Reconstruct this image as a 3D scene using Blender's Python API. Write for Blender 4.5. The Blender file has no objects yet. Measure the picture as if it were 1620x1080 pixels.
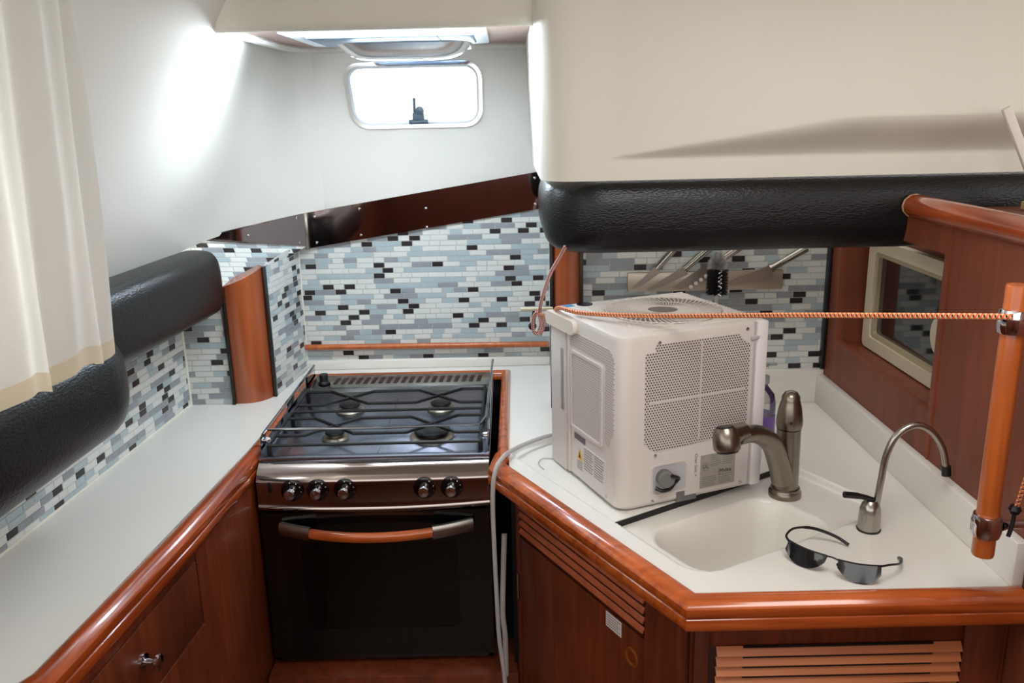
import bpy, bmesh, math, random
from mathutils import Vector, Matrix
random.seed(7)
sc = bpy.context.scene
COL = sc.collection
PI = math.pi

# ------------------------------------------------------------------ camera
cam_d = bpy.data.cameras.new('camera'); cam = bpy.data.objects.new('camera', cam_d); COL.objects.link(cam)
cam_d.sensor_width = 36.0; cam_d.lens = 36.0 * 1350.0 / 1620.0; cam_d.clip_start = 0.02
_p, _r = math.radians(15), math.radians(1.3)
_f = Vector((0, math.cos(_p), -math.sin(_p))); _u = Vector((0, math.sin(_p), math.cos(_p))); _x = Vector((1, 0, 0))
_rr = _x * math.cos(_r) - _u * math.sin(_r); _uu = _x * math.sin(_r) + _u * math.cos(_r)
M = Matrix((_rr, _uu, -_f)).transposed().to_4x4(); M.translation = (0, 0, 1.62)
cam.matrix_world = M
sc.camera = cam
# ------------------------------------------------------------------ world, light, exposure
w = bpy.data.worlds.new('world'); sc.world = w; w.use_nodes = True
bg = w.node_tree.nodes['Background']; bg.inputs[0].default_value = (1.0, 0.985, 0.965, 1); bg.inputs[1].default_value = 1.35
def area(name, loc, direction, sx, sy, power, color):
    d = bpy.data.lights.new(name, 'AREA'); d.shape = 'RECTANGLE'; d.size = sx; d.size_y = sy
    d.energy = power; d.color = color
    o = bpy.data.objects.new(name, d); COL.objects.link(o); o.location = loc
    o.rotation_euler = Vector(direction).to_track_quat('-Z', 'Y').to_euler()
    return o
area('added_overhead_fill', (0.35, 0.75, 1.965), (0, 0, -1), 0.55, 0.5, 4.8, (1.0, 0.98, 0.95))  # added fill lamp under the cabin overhead; a saloon hatch is only assumed
area('hatch_daylight', (-0.255, 1.935, 1.812), (0, 0, -1), 0.36, 0.10, 3.4, (0.76, 0.89, 1.0))
for _s, _z, _e in ((-1, 1.770, 1.45), (1, 1.816, 2.4)):  # added fill lamps under the hatch, aimed sideways to brighten the walls
    _l = area('hatch_side_fill', (-0.255+_s*.05, 1.90, _z), (_s, -0.12, 0.04 if _s < 0 else -0.03), 0.04, 0.10, _e, (0.80, 0.91, 1.0)); _l.data.spread = math.radians(100)
area('port_daylight', (-0.25, 2.56, 1.70), (0, -1, -0.12), 0.42, 0.26, 6.0, (0.76, 0.89, 1.0))
area('assumed_side_window_daylight', (-0.86, 1.0, 1.62), (1, 0.1, -0.1), 0.5, 0.4, 11.0, (0.95, 0.99, 1.0))  # lamp added behind the curtain for an assumed, unmodelled side window
sc.view_settings.view_transform = 'Standard'; sc.view_settings.look = 'None'
sc.view_settings.exposure = 0.72; sc.view_settings.gamma = 1.0
sc.view_settings.use_curve_mapping = False

# ------------------------------------------------------------------ materials
def sr(r, g, b):
    f = lambda c: (c / 255 / 12.92) if c / 255 <= 0.04045 else ((c / 255 + 0.055) / 1.055) ** 2.4
    return (f(r), f(g), f(b), 1)
class NT:
    def __init__(s, name):
        s.m = bpy.data.materials.new(name); s.m.use_nodes = True; s.t = s.m.node_tree
        s.b = s.t.nodes['Principled BSDF']
    def n(s, typ, **kw):
        o = s.t.nodes.new(typ)
        for k, v in kw.items(): setattr(o, k, v)
        return o
    def l(s, a, b): s.t.links.new(a, b)
    def math(s, op, a, b=None, c=None):
        o = s.n('ShaderNodeMath', operation=op)
        for i, v in enumerate((a, b, c)):
            if v is None: continue
            if isinstance(v, (int, float)): o.inputs[i].default_value = v
            else: s.l(v, o.inputs[i])
        return o.outputs[0]
def mat(name, col, rough=0.5, metal=0.0, coat=0.0, noise=0.0, nscale=8.0, bump=0.0, bscale=60.0, **kw):
    q = NT(name); b = q.b
    b.inputs['Base Color'].default_value = col; b.inputs['Roughness'].default_value = rough
    b.inputs['Metallic'].default_value = metal; b.inputs['Coat Weight'].default_value = coat
    b.inputs['Coat Roughness'].default_value = 0.08
    for k, v in kw.items(): b.inputs[k.replace('_', ' ')].default_value = v
    tc = q.n('ShaderNodeTexCoord')
    nz = q.n('ShaderNodeTexNoise'); nz.inputs['Scale'].default_value = nscale; nz.inputs['Detail'].default_value = 4
    q.l(tc.outputs['Object'], nz.inputs['Vector'])
    mx = q.n('ShaderNodeMix', data_type='RGBA', blend_type='MULTIPLY'); mx.inputs[0].default_value = 1.0
    mr = q.n('ShaderNodeMapRange'); mr.inputs[3].default_value = 1 - noise; mr.inputs[4].default_value = 1 + noise
    q.l(nz.outputs[0], mr.inputs[0]); mx.inputs[6].default_value = col; q.l(mr.outputs[0], mx.inputs[7])
    q.l(mx.outputs[2], b.inputs['Base Color'])
    if bump:
        n2 = q.n('ShaderNodeTexNoise'); n2.inputs['Scale'].default_value = bscale; n2.inputs['Detail'].default_value = 3
        q.l(tc.outputs['Object'], n2.inputs['Vector'])
        bp = q.n('ShaderNodeBump'); bp.inputs['Strength'].default_value = bump; bp.inputs['Distance'].default_value = 0.002
        q.l(n2.outputs[0], bp.inputs['Height']); q.l(bp.outputs[0], b.inputs['Normal'])
    return q.m
def wood(name, dark, light, axis=2, rough=0.35, coat=0.3, scale=1.0):
    q = NT(name); b = q.b
    tc = q.n('ShaderNodeTexCoord'); mp = q.n('ShaderNodeMapping')
    s = [26 * scale] * 3; s[axis] = 1.6 * scale; mp.inputs['Scale'].default_value = s
    q.l(tc.outputs['Object'], mp.inputs['Vector'])
    nz = q.n('ShaderNodeTexNoise'); nz.inputs['Scale'].default_value = 2.2; nz.inputs['Detail'].default_value = 6; nz.inputs['Distortion'].default_value = 0.6
    q.l(mp.outputs[0], nz.inputs['Vector'])
    n2 = q.n('ShaderNodeTexNoise'); n2.inputs['Scale'].default_value = 5; q.l(tc.outputs['Object'], n2.inputs['Vector'])
    ad = q.math('ADD', q.math('MULTIPLY', nz.outputs[0], 0.65), q.math('MULTIPLY', n2.outputs[0], 0.35))
    cr = q.n('ShaderNodeValToRGB'); cr.color_ramp.elements[0].color = dark; cr.color_ramp.elements[1].color = light
    cr.color_ramp.elements[0].position = 0.36; cr.color_ramp.elements[1].position = 0.64
    q.l(ad, cr.inputs[0]); q.l(cr.outputs[0], b.inputs['Base Color'])
    b.inputs['Roughness'].default_value = rough; b.inputs['Coat Weight'].default_value = coat; b.inputs['Coat Roughness'].default_value = 0.12
    return q.m
def leather(name):
    q = NT(name); b = q.b
    b.inputs['Base Color'].default_value = (0.005, 0.005, 0.006, 1); b.inputs['Roughness'].default_value = 0.33
    b.inputs['Specular IOR Level'].default_value = 0.4
    tc = q.n('ShaderNodeTexCoord'); mp = q.n('ShaderNodeMapping'); mp.inputs['Scale'].default_value = (0.55, 0.55, 1.25)
    q.l(tc.outputs['Object'], mp.inputs['Vector'])
    v = q.n('ShaderNodeTexVoronoi'); v.inputs['Scale'].default_value = 260; q.l(mp.outputs[0], v.inputs['Vector'])
    nz = q.n('ShaderNodeTexNoise'); nz.inputs['Scale'].default_value = 70; nz.inputs['Detail'].default_value = 5; q.l(mp.outputs[0], nz.inputs['Vector'])
    n3 = q.n('ShaderNodeTexNoise'); n3.inputs['Scale'].default_value = 9; q.l(mp.outputs[0], n3.inputs['Vector'])
    h = q.math('ADD', q.math('ADD', v.outputs[0], q.math('MULTIPLY', nz.outputs[0], 1.2)), q.math('MULTIPLY', n3.outputs[0], 3.0))
    bp = q.n('ShaderNodeBump'); bp.inputs['Strength'].default_value = 0.4; bp.inputs['Distance'].default_value = 0.0012
    q.l(h, bp.inputs['Height']); q.l(bp.outputs[0], b.inputs['Normal'])
    return q.m
def perforated(name, ax, base, pitch=0.0056, rad=0.30, hole=(0.10, 0.085, 0.075, 1)):
    q = NT(name); b = q.b; b.inputs['Roughness'].default_value = 0.5
    tc = q.n('ShaderNodeTexCoord'); sp = q.n('ShaderNodeSeparateXYZ'); q.l(tc.outputs['Object'], sp.inputs[0])
    a = q.math('DIVIDE', sp.outputs[ax], pitch); z = q.math('DIVIDE', sp.outputs[2], pitch * 0.866)
    row = q.math('FLOOR', z); off = q.math('MULTIPLY', q.math('MODULO', q.math('ABSOLUTE', row), 2.0), 0.5)
    fa = q.math('SUBTRACT', q.math('FRACT', q.math('ADD', a, off)), 0.5)
    fz = q.math('MULTIPLY', q.math('SUBTRACT', q.math('FRACT', z), 0.5), 0.866)
    d = q.math('SQRT', q.math('ADD', q.math('MULTIPLY', fa, fa), q.math('MULTIPLY', fz, fz)))
    m = q.math('LESS_THAN', d, rad)
    mx = q.n('ShaderNodeMix', data_type='RGBA'); q.l(m, mx.inputs[0]); mx.inputs[6].default_value = base; mx.inputs[7].default_value = hole
    q.l(mx.outputs[2], b.inputs['Base Color'])
    return q.m
def rope_mat(name, c1, c2, c3, f1=150.0):
    q = NT(name); b = q.b; b.inputs['Roughness'].default_value = 0.75
    uv = q.n('ShaderNodeUVMap'); sp = q.n('ShaderNodeSeparateXYZ'); q.l(uv.outputs[0], sp.inputs[0])
    a = q.math('FRACT', q.math('ADD', q.math('MULTIPLY', sp.outputs[0], f1), q.math('MULTIPLY', sp.outputs[1], 2.0)))
    c = q.math('FRACT', q.math('SUBTRACT', q.math('MULTIPLY', sp.outputs[0], f1), q.math('MULTIPLY', sp.outputs[1], 2.0)))
    m1 = q.math('LESS_THAN', a, 0.42); m2 = q.math('MULTIPLY', q.math('LESS_THAN', c, 0.40), q.math('GREATER_THAN', a, 0.5))
    x1 = q.n('ShaderNodeMix', data_type='RGBA'); x1.inputs[6].default_value = c1; x1.inputs[7].default_value = c2; q.l(m1, x1.inputs[0])
    x2 = q.n('ShaderNodeMix', data_type='RGBA'); q.l(x1.outputs[2], x2.inputs[6]); x2.inputs[7].default_value = c3; q.l(m2, x2.inputs[0])
    q.l(x2.outputs[2], b.inputs['Base Color'])
    bp = q.n('ShaderNodeBump'); bp.inputs['Distance'].default_value = 0.001; q.l(q.math('ADD', a, c), bp.inputs['Height']); q.l(bp.outputs[0], b.inputs['Normal'])
    return q.m
def glass(name, tint=(0.9, 0.95, 1, 1), gloss=0.12, rough=0.02):
    q = NT(name); q.t.nodes.remove(q.b); out = q.t.nodes['Material Output']
    tr = q.n('ShaderNodeBsdfTransparent'); tr.inputs[0].default_value = tint
    gl = q.n('ShaderNodeBsdfGlossy'); gl.inputs['Roughness'].default_value = rough
    fr = q.n('ShaderNodeFresnel'); fr.inputs[0].default_value = 1.45
    mx = q.n('ShaderNodeMixShader'); q.l(q.math('ADD', fr.outputs[0], gloss * 0.2), mx.inputs[0]); q.l(tr.outputs[0], mx.inputs[1]); q.l(gl.outputs[0], mx.inputs[2])
    q.l(mx.outputs[0], out.inputs[0]); return q.m
def cloth(name, col, trans=0.5):
    q = NT(name); b = q.b; out = q.t.nodes['Material Output']
    tc = q.n('ShaderNodeTexCoord'); nz = q.n('ShaderNodeTexNoise'); nz.inputs['Scale'].default_value = 300
    q.l(tc.outputs['Object'], nz.inputs['Vector']); bp = q.n('ShaderNodeBump'); bp.inputs['Strength'].default_value = 0.2; bp.inputs['Distance'].default_value = 0.001
    q.l(nz.outputs[0], bp.inputs['Height']); q.l(bp.outputs[0], b.inputs['Normal'])
    b.inputs['Base Color'].default_value = col; b.inputs['Roughness'].default_value = 0.9
    t = q.n('ShaderNodeBsdfTranslucent'); t.inputs[0].default_value = col
    mx = q.n('ShaderNodeMixShader'); mx.inputs[0].default_value = trans; q.l(b.outputs[0], mx.inputs[1]); q.l(t.outputs[0], mx.inputs[2])
    q.l(mx.outputs[0], out.inputs[0]); return q.m

WHITE = mat('liner_white', sr(216, 214, 208), 0.30, noise=0.02, coat=0.0)
CREAM = mat('bulkhead_cream', sr(217, 213, 200), 0.55, noise=0.015)
COUNTER = mat('solid_surface', sr(229, 226, 219), 0.28, noise=0.015, nscale=3)
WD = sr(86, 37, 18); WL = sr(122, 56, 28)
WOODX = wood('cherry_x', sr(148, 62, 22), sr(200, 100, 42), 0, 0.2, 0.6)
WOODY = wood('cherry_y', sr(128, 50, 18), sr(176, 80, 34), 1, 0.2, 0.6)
WOODZ = wood('cherry_z_shaded', WD, WL, 2, 0.4, 0.15)  # cabinet wood: the same cherry with shading put into its darker colour
PART = wood('partition_veneer', sr(108, 52, 30), sr(130, 66, 40), 2, 0.5, 0.05, 0.6)
LOUV = wood('louver_wood', sr(190, 112, 70), sr(216, 136, 88), 0, 0.5, 0.05)
LOUVD = wood('louver_wood_red', sr(160, 78, 44), sr(190, 98, 58), 1, 0.4, 0.1)
POST = wood('post_wood', sr(136, 66, 32), sr(172, 88, 46), 2, 0.25, 0.4, 0.6)
POLE = wood('pole_wood', sr(166, 80, 30), sr(200, 106, 48), 2, 0.3, 0.4)
FLOORM = wood('floor_wood', sr(70, 34, 18), sr(100, 52, 28), 1, 0.4, 0.1)
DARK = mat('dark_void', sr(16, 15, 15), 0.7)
BLACK = mat('black_plastic', sr(16, 16, 18), 0.35)
BLACKG = mat('black_enamel', sr(6, 6, 7), 0.14, coat=0.2)
IRON = mat('grate_iron', sr(14, 15, 18), 0.42, metal=0.2)
STEEL = mat('polished_steel', sr(150, 150, 155), 0.07, 1.0)
MIRROR = mat('mirror_trim', sr(150, 138, 138), 0.05, 1.0)
BRUSH = mat('brushed_steel', sr(170, 166, 158), 0.26, 1.0, noise=0.08, nscale=30)
HOB = mat('hob_steel', sr(146, 156, 172), 0.27, 1.0, noise=0.25, nscale=14, bump=0.12, bscale=18)
PANELST = mat('panel_steel', sr(160, 148, 144), 0.09, 1.0)
NICKEL = mat('brushed_nickel', sr(142, 133, 122), 0.3, 1.0, noise=0.08)
CHROME = mat('chrome', sr(215, 215, 220), 0.06, 1.0)
LEA = leather('black_leather')
ACW = mat('appliance_white', sr(214, 206, 200), 0.42, noise=0.01)
ACG = mat('appliance_grey', sr(186, 184, 186), 0.5)
PERF = perforated('perforated_front', 0, sr(214, 206, 200), rad=0.32)
PERFL = perforated('perforated_side', 1, sr(212, 204, 198), rad=0.27, hole=sr(150, 140, 132))
GREYP = mat('grey_plastic', sr(110, 108, 106), 0.5)
LABELG = mat('rating_label', sr(158, 152, 142), 0.5, noise=0.05)
INK = mat('ink', sr(50, 46, 46), 0.7)
INKL = mat('ink_light', sr(120, 116, 118), 0.7)
YEL = mat('warning_yellow', sr(226, 180, 50), 0.5)
BLUE = mat('sticker_blue', sr(70, 140, 190), 0.4)
PAPER = mat('paper_white', sr(226, 222, 214), 0.6)
GROUT = mat('grout', sr(190, 190, 184), 0.8)
SEAL = mat('sealant', sr(226, 224, 210), 0.5)
T_WH = mat('tile_white_marble', sr(214, 217, 214), 0.25, noise=0.06, nscale=25)
T_LG = mat('tile_light_glass', sr(172, 188, 194), 0.1, noise=0.04, nscale=20, coat=0.5)
T_MG = mat('tile_grey_marble', sr(146, 152, 158), 0.25, noise=0.14, nscale=40)
T_DK = mat('tile_dark_stone', sr(44, 40, 44), 0.25, noise=0.3, nscale=60)
CURT = cloth('curtain_cloth', sr(242, 241, 237), 0.5)
CURTH = cloth('curtain_hem', sr(232, 222, 200), 0.35)
GLASSM = glass('window_glass'); LENSM = glass('smoked_acrylic', (0.72, 0.80, 0.92, 1), 1.2, 0.2)
SUNG = mat('sunglass_lens', sr(26, 26, 28), 0.07, coat=0.6)
OVG = glass('oven_glass', (0.30, 0.27, 0.24, 1), 0.05, 0.03)
CREAMF = mat('cream_frame', sr(206, 198, 172), 0.5)
DARKGL = mat('dark_mirror_glass', sr(14, 16, 20), 0.04, 0.0, coat=1.0)
ROPE = rope_mat('bungee_braid', sr(240, 190, 130), sr(226, 96, 62), sr(30, 24, 30))
ROPE2 = rope_mat('bungee_braid_red', sr(238, 226, 216), sr(206, 70, 56), sr(60, 40, 40), 230)
CORDM = mat('cord_grey', sr(176, 172, 170), 0.5)
SOAP = glass('clear_plastic', (0.93, 0.95, 0.94, 1), 0.6, 0.1)
PURP = mat('purple_label', sr(112, 84, 160), 0.4)
BRIS = mat('bristles_dark', sr(52, 50, 52), 0.9); BRISW = mat('bristles_white', sr(178, 176, 176), 0.9)
HATCHP = mat('hatch_trim_panel', sr(176, 150, 140), 0.5)
HATCHD = mat('hatch_blind', sr(96, 116, 138), 0.4)
BRASS = mat('brass_ring', sr(190, 110, 50), 0.3, 0.6)
BURN = mat('burner_metal', sr(150, 142, 128), 0.35, 0.9, noise=0.2, nscale=60)
CREAMW = mat('white_stick', sr(214, 208, 198), 0.5)
KNIFE = mat('knife_steel', sr(176, 168, 160), 0.36, 1.0)
STRIP = mat('magnet_strip', sr(196, 184, 168), 0.4, 0.8)

# ------------------------------------------------------------------ mesh helpers
class MB:
    def __init__(s): s.v = []; s.f = []; s.m = []; s.mi = 0
    def add(s, vs, fs, mi=None):
        o = len(s.v); s.v += [Vector(q) for q in vs]; s.f += [tuple(i + o for i in f) for f in fs]; s.m += [s.mi if mi is None else mi] * len(fs); return s
    def bm(s, b, mi=None, mtx=None):
        b.verts.index_update(); s.add([(mtx @ q.co) if mtx else q.co.copy() for q in b.verts], [[q.index for q in f.verts] for f in b.faces], mi); b.free(); return s
    def box(s, lo, hi, bev=0.0, mi=None, seg=2, mtx=None):
        b = bmesh.new(); bmesh.ops.create_cube(b, size=1.0)
        for q in b.verts: q.co = Vector([lo[i] + (q.co[i] + 0.5) * (hi[i] - lo[i]) for i in range(3)])
        if bev: bmesh.ops.bevel(b, geom=b.edges[:], offset=bev, segments=seg, affect='EDGES', profile=0.5)
        return s.bm(b, mi, mtx)
    def obox(s, c, ax, ay, az, sx, sy, sz, bev=0.0, mi=None):
        m = Matrix((Vector(ax).normalized(), Vector(ay).normalized(), Vector(az).normalized())).transposed().to_4x4(); m.translation = c
        return s.box((-sx/2, -sy/2, -sz/2), (sx/2, sy/2, sz/2), bev, mi, 2, m)
    def tube(s, path, r, seg=10, closed=False, cap=True, mi=None):
        P = [Vector(p) for p in path]; n = len(P); rs = r if isinstance(r, (list, tuple)) else [r] * n
        T = []
        for i in range(n):
            a = P[(i - 1) % n] if (closed or i > 0) else P[0]; c = P[(i + 1) % n] if (closed or i < n - 1) else P[-1]
            T.append((c - a).normalized())
        up = Vector((0, 0, 1)) if abs(T[0].z) < 0.9 else Vector((1, 0, 0)); N = (up - T[0] * up.dot(T[0])).normalized()
        vs = []; fs = []
        for i in range(n):
            N = (N - T[i] * N.dot(T[i])).normalized(); B = T[i].cross(N)
            for k in range(seg):
                a = 2 * PI * k / seg; vs.append(P[i] + (N * math.cos(a) + B * math.sin(a)) * rs[i])
        for i in range(n if closed else n - 1):
            j = (i + 1) % n
            for k in range(seg): fs.append((i*seg+k, i*seg+(k+1) % seg, j*seg+(k+1) % seg, j*seg+k))
        if cap and not closed: fs.append(tuple(range(seg))[::-1]); fs.append(tuple(range((n-1)*seg, n*seg)))
        return s.add(vs, fs, mi)
    def lathe(s, prof, o=(0, 0, 0), axis=(0, 0, 1), seg=28, mi=None):
        q = Vector((0, 0, 1)).rotation_difference(Vector(axis).normalized()).to_matrix(); o = Vector(o); vs = []; fs = []; n = len(prof)
        for r, z in prof:
            for k in range(seg): a = 2*PI*k/seg; vs.append(o + q @ Vector((r*math.cos(a), r*math.sin(a), z)))
        for i in range(n-1):
            for k in range(seg): fs.append((i*seg+k, i*seg+(k+1) % seg, (i+1)*seg+(k+1) % seg, (i+1)*seg+k))
        if prof[0][0] > 1e-6: fs.append(tuple(range(seg))[::-1])
        if prof[-1][0] > 1e-6: fs.append(tuple(range((n-1)*seg, n*seg)))
        return s.add(vs, fs, mi)
    def sweep(s, path, prof, side=1, closed_prof=True, mi=None, cap=True):
        """path: list of (x,y[,z]); prof: (outward, z). outward = right of travel * side; mitred corners."""
        P = [Vector((p[0], p[1])) for p in path]; Z = [p[2] if len(p) > 2 else 0 for p in path]; n = len(P); m = len(prof); vs = []; fs = []
        for i in range(n):
            d0 = (P[i]-P[i-1]).normalized() if i > 0 else (P[1]-P[0]).normalized()
            d1 = (P[i+1]-P[i]).normalized() if i < n-1 else d0
            n0 = Vector((d0.y, -d0.x))*side; n1 = Vector((d1.y, -d1.x))*side; nn = (n0+n1).normalized(); k = 1/max(0.35, nn.dot(n0))
            for o, z in prof: q = P[i]+nn*(o*k); vs.append((q.x, q.y, Z[i]+z))
        for i in range(n-1):
            for k in range(m if closed_prof else m-1): fs.append((i*m+k, i*m+(k+1) % m, (i+1)*m+(k+1) % m, (i+1)*m+k))
        if cap and closed_prof: fs.append(tuple(range(m))); fs.append(tuple(range((n-1)*m, n*m))[::-1])
        return s.add(vs, fs, mi)
    def prism(s, pts, axis_vec, mi=None):
        n = len(pts); a = Vector(axis_vec); vs = [Vector(p) for p in pts]+[Vector(p)+a for p in pts]
        fs = [tuple(range(n)), tuple(range(n, 2*n))[::-1]]+[(i, (i+1) % n, n+(i+1) % n, n+i) for i in range(n)]
        return s.add(vs, fs, mi)
    def grid(s, fn, nu, nv, mi=None, closed_u=False):
        vs = [fn(i/(nu if closed_u else nu-1), j/(nv-1)) for i in range(nu) for j in range(nv)]
        fs = [(i*nv+j, ((i+1) % nu)*nv+j, ((i+1) % nu)*nv+j+1, i*nv+j+1) for i in range(nu if closed_u else nu-1) for j in range(nv-1)]
        return s.add(vs, fs, mi)
    def build(s, name, mats, parent=None, local=False, smooth=True, angle=35, normals=True, uv=None):
        me = bpy.data.meshes.new(name); vs = s.v
        if parent is not None and not local:
            inv = world_of(parent).inverted(); vs = [inv @ q for q in vs]
        me.from_pydata([tuple(q) for q in vs], [], s.f)
        if not isinstance(mats, (list, tuple)): mats = [mats]
        for m in mats: me.materials.append(m)
        me.polygons.foreach_set('material_index', s.m)
        if normals:
            b = bmesh.new(); b.from_mesh(me); bmesh.ops.recalc_face_normals(b, faces=b.faces[:]); b.to_mesh(me); b.free()
        if smooth:
            me.polygons.foreach_set('use_smooth', [True]*len(me.polygons)); me.set_sharp_from_angle(angle=math.radians(angle))
        me.update()
        o = bpy.data.objects.new(name, me); COL.objects.link(o)
        if parent is not None: o.parent = parent
        return o
def world_of(o):
    m = o.matrix_basis.copy()
    while o.parent is not None: o = o.parent; m = o.matrix_basis @ m
    return m
def tag(o, label, cat=None, group=None, kind=None):
    o['label'] = label
    if cat: o['category'] = cat
    if group: o['group'] = group
    if kind: o['kind'] = kind
    return o
def thing(name, label, cat, loc=(0, 0, 0), rz=0, group=None):
    o = bpy.data.objects.new(name, None); COL.objects.link(o); o.location = loc; o.rotation_euler = (0, 0, rz); o.empty_display_size = 0.05
    return tag(o, label, cat, group)
def struct(name, b, m, **kw):
    o = b.build(name, m, **kw); o['kind'] = 'structure'; return o
def catmull(pts, n):
    P = [Vector(p) for p in pts]; out = []
    for i in range(len(P)-1):
        a = P[max(i-1, 0)]; b = P[i]; c = P[i+1]; d = P[min(i+2, len(P)-1)]
        for k in range(n):
            t = k/n; out.append(0.5*((2*b)+(c-a)*t+(2*a-5*b+4*c-d)*t*t+(3*b-a-3*c+d)*t**3))
    out.append(P[-1]); return out
def sstep(a, b, x):
    t = min(1, max(0, (x-a)/(b-a))); return t*t*(3-2*t)
def rrect(x0, y0, x1, y1, r, n=6):
    out = []
    for cx, cy, a0 in ((x1-r, y1-r, 0), (x0+r, y1-r, PI/2), (x0+r, y0+r, PI), (x1-r, y0+r, 3*PI/2)):
        for k in range(n+1): a = a0+PI/2*k/n; out.append((cx+r*math.cos(a), cy+r*math.sin(a)))
    return out
def holed(outer, inner, extr, mi=0):
    """flat plate with a hole; outer/inner = lists of 3D points; extruded by vector extr."""
    b = bmesh.new(); es = []
    for loop in (outer, inner):
        vs = [b.verts.new(p) for p in loop]
        es += [b.edges.new((vs[i], vs[(i+1) % len(vs)])) for i in range(len(vs))]
    bmesh.ops.triangle_fill(b, edges=es, use_beauty=True, use_dissolve=False)
    r = bmesh.ops.extrude_face_region(b, geom=b.faces[:])
    for q in r['geom']:
        if isinstance(q, bmesh.types.BMVert): q.co += Vector(extr)
    return b
def text_mesh(name, body, size, mtx, m, parent, extrude=0.0003, local=True):
    c = bpy.data.curves.new(name, 'FONT'); c.body = body; c.size = size; c.extrude = extrude; c.align_x = 'CENTER'; c.align_y = 'CENTER'
    o = bpy.data.objects.new(name, c); COL.objects.link(o); bpy.context.view_layer.update()
    me = bpy.data.meshes.new_from_object(o.evaluated_get(bpy.context.evaluated_depsgraph_get()))
    bpy.data.objects.remove(o); me.transform(mtx); me.materials.clear(); me.materials.append(m)
    q = bpy.data.objects.new(name, me); COL.objects.link(q); q.parent = parent; return q

TW = [(0.052, 0), (0.038, 1), (0.052, 1), (0.046, 2), (0.030, 3), (0.034, 0)]
def tiles(name, label, origin, U, V, poly, seed, row=0.0152, top_extra=None, dens=1.0):
    """mosaic sheet: origin + u*U + v*V clipped to convex polygon poly [(u,v)...]; individual raised tiles on grout."""
    rnd = random.Random(seed); O = Vector(origin); U = Vector(U).normalized(); V = Vector(V).normalized(); N = U.cross(V)
    u0 = min(p[0] for p in poly); u1 = max(p[0] for p in poly); v0 = min(p[1] for p in poly); v1 = max(p[1] for p in poly)
    b = bmesh.new(); g = 0.0012; h = 0.0018
    nr = int((v1-v0)/row)+2
    for r in range(nr):
        u = u0-rnd.random()*0.09; last = -1
        while u < u1:
            k = rnd.random()
            mi = 0 if k < 0.42 else 1 if k < 0.64 else 2 if k < 0.82 else 3
            if mi == 3 and last == 3: mi = 0
            L = {0: rnd.choice((0.030, 0.048, 0.048)), 1: rnd.choice((0.034, 0.048)), 2: rnd.choice((0.040, 0.058)), 3: 0.032}[mi]
            last = mi; a0, a1 = u+g/2, u+L-g/2; b0, b1 = v0+r*row+g/2, v0+(r+1)*row-g/2; c = 0.0006
            lo = [b.verts.new((a, bb, 0)) for a, bb in ((a0, b0), (a1, b0), (a1, b1), (a0, b1))]
            hi = [b.verts.new((a, bb, h)) for a, bb in ((a0+c, b0+c), (a1-c, b0+c), (a1-c, b1-c), (a0+c, b1-c))]
            f = b.faces.new(hi); f.material_index = mi
            for i in range(4): f = b.faces.new((lo[i], lo[(i+1) % 4], hi[(i+1) % 4], hi[i])); f.material_index = mi
            u += L
    q = [b.verts.new((a, bb, 0.0006)) for a, bb in ((u0-.01, v0-.01), (u1+.01, v0-.01), (u1+.01, v1+.01), (u0-.01, v1+.01))]
    f = b.faces.new(q); f.material_index = 4
    n = len(poly); area2 = sum(poly[i][0]*poly[(i+1) % n][1]-poly[(i+1) % n][0]*poly[i][1] for i in range(n)); sgn = 1 if area2 > 0 else -1
    for i in range(n):
        p0 = Vector((*poly[i], 0)); p1 = Vector((*poly[(i+1) % n], 0)); d = p1-p0; out = Vector((d.y, -d.x, 0))*sgn
        bmesh.ops.bisect_plane(b, geom=b.verts[:]+b.edges[:]+b.faces[:], plane_co=p0, plane_no=out, clear_outer=True)
    # backing board, 6 mm thick
    vs = [b.verts.new((p[0], p[1], 0.0004)) for p in poly]; v2 = [b.verts.new((p[0], p[1], -0.006)) for p in poly]
    f = b.faces.new(vs); f.material_index = 4; f = b.faces.new(v2[::-1]); f.material_index = 4
    for i in range(n): f = b.faces.new((vs[i], v2[i], v2[(i+1) % n], vs[(i+1) % n])); f.material_index = 4
    for q in b.verts: q.co = O+U*q.co.x+V*q.co.y+N*q.co.z
    me = bpy.data.meshes.new(name); b.to_mesh(me); b.free()
    for m in (T_WH, T_LG, T_MG, T_DK, GROUT): me.materials.append(m)
    o = bpy.data.objects.new(name, me); COL.objects.link(o); return tag(o, label, 'tile backsplash')

# ================================================================== SETTING
struct('floor', MB().box((-1.2, -1.6, -0.05), (1.9, 2.6, 0.0)), FLOORM)
# cabin overhead, stops above the stove alcove header
struct('ceiling', MB().box((-1.25, -1.6, 1.98), (1.9, 1.80, 2.03)), CREAM)
# left hull liner, leaning inboard, rounded into the alcove corner
Bt = catmull([(-.50, 2.425, 1.366), (-.565, 2.40, 1.363), (-.66, 2.32, 1.347), (-.78, 2.16, 1.320), (-.850, 1.80, 1.285), (-.880, 1.3, 1.285), (-.90, .85, 1.29)], 10)
Tp = catmull([(-.50, 2.425, 2.0), (-.565, 2.40, 2.0), (-.565, 2.30, 2.0), (-.52, 2.15, 2.0), (-.42, 1.75, 2.0), (-.64, 1.3, 2.0), (-.74, .85, 2.0)], 10)
b = MB(); n = len(Bt)
def hull(u, v):
    i = round(u*(n-1)); p = Bt[i].lerp(Tp[i], v)
    k = math.sin(PI*v)*0.016*sstep(0.05, 0.5, u)
    return (p.x-k*0.9, p.y, p.z)
b.grid(hull, n, 16)
struct('wall_left', b, WHITE, normals=False)
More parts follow.
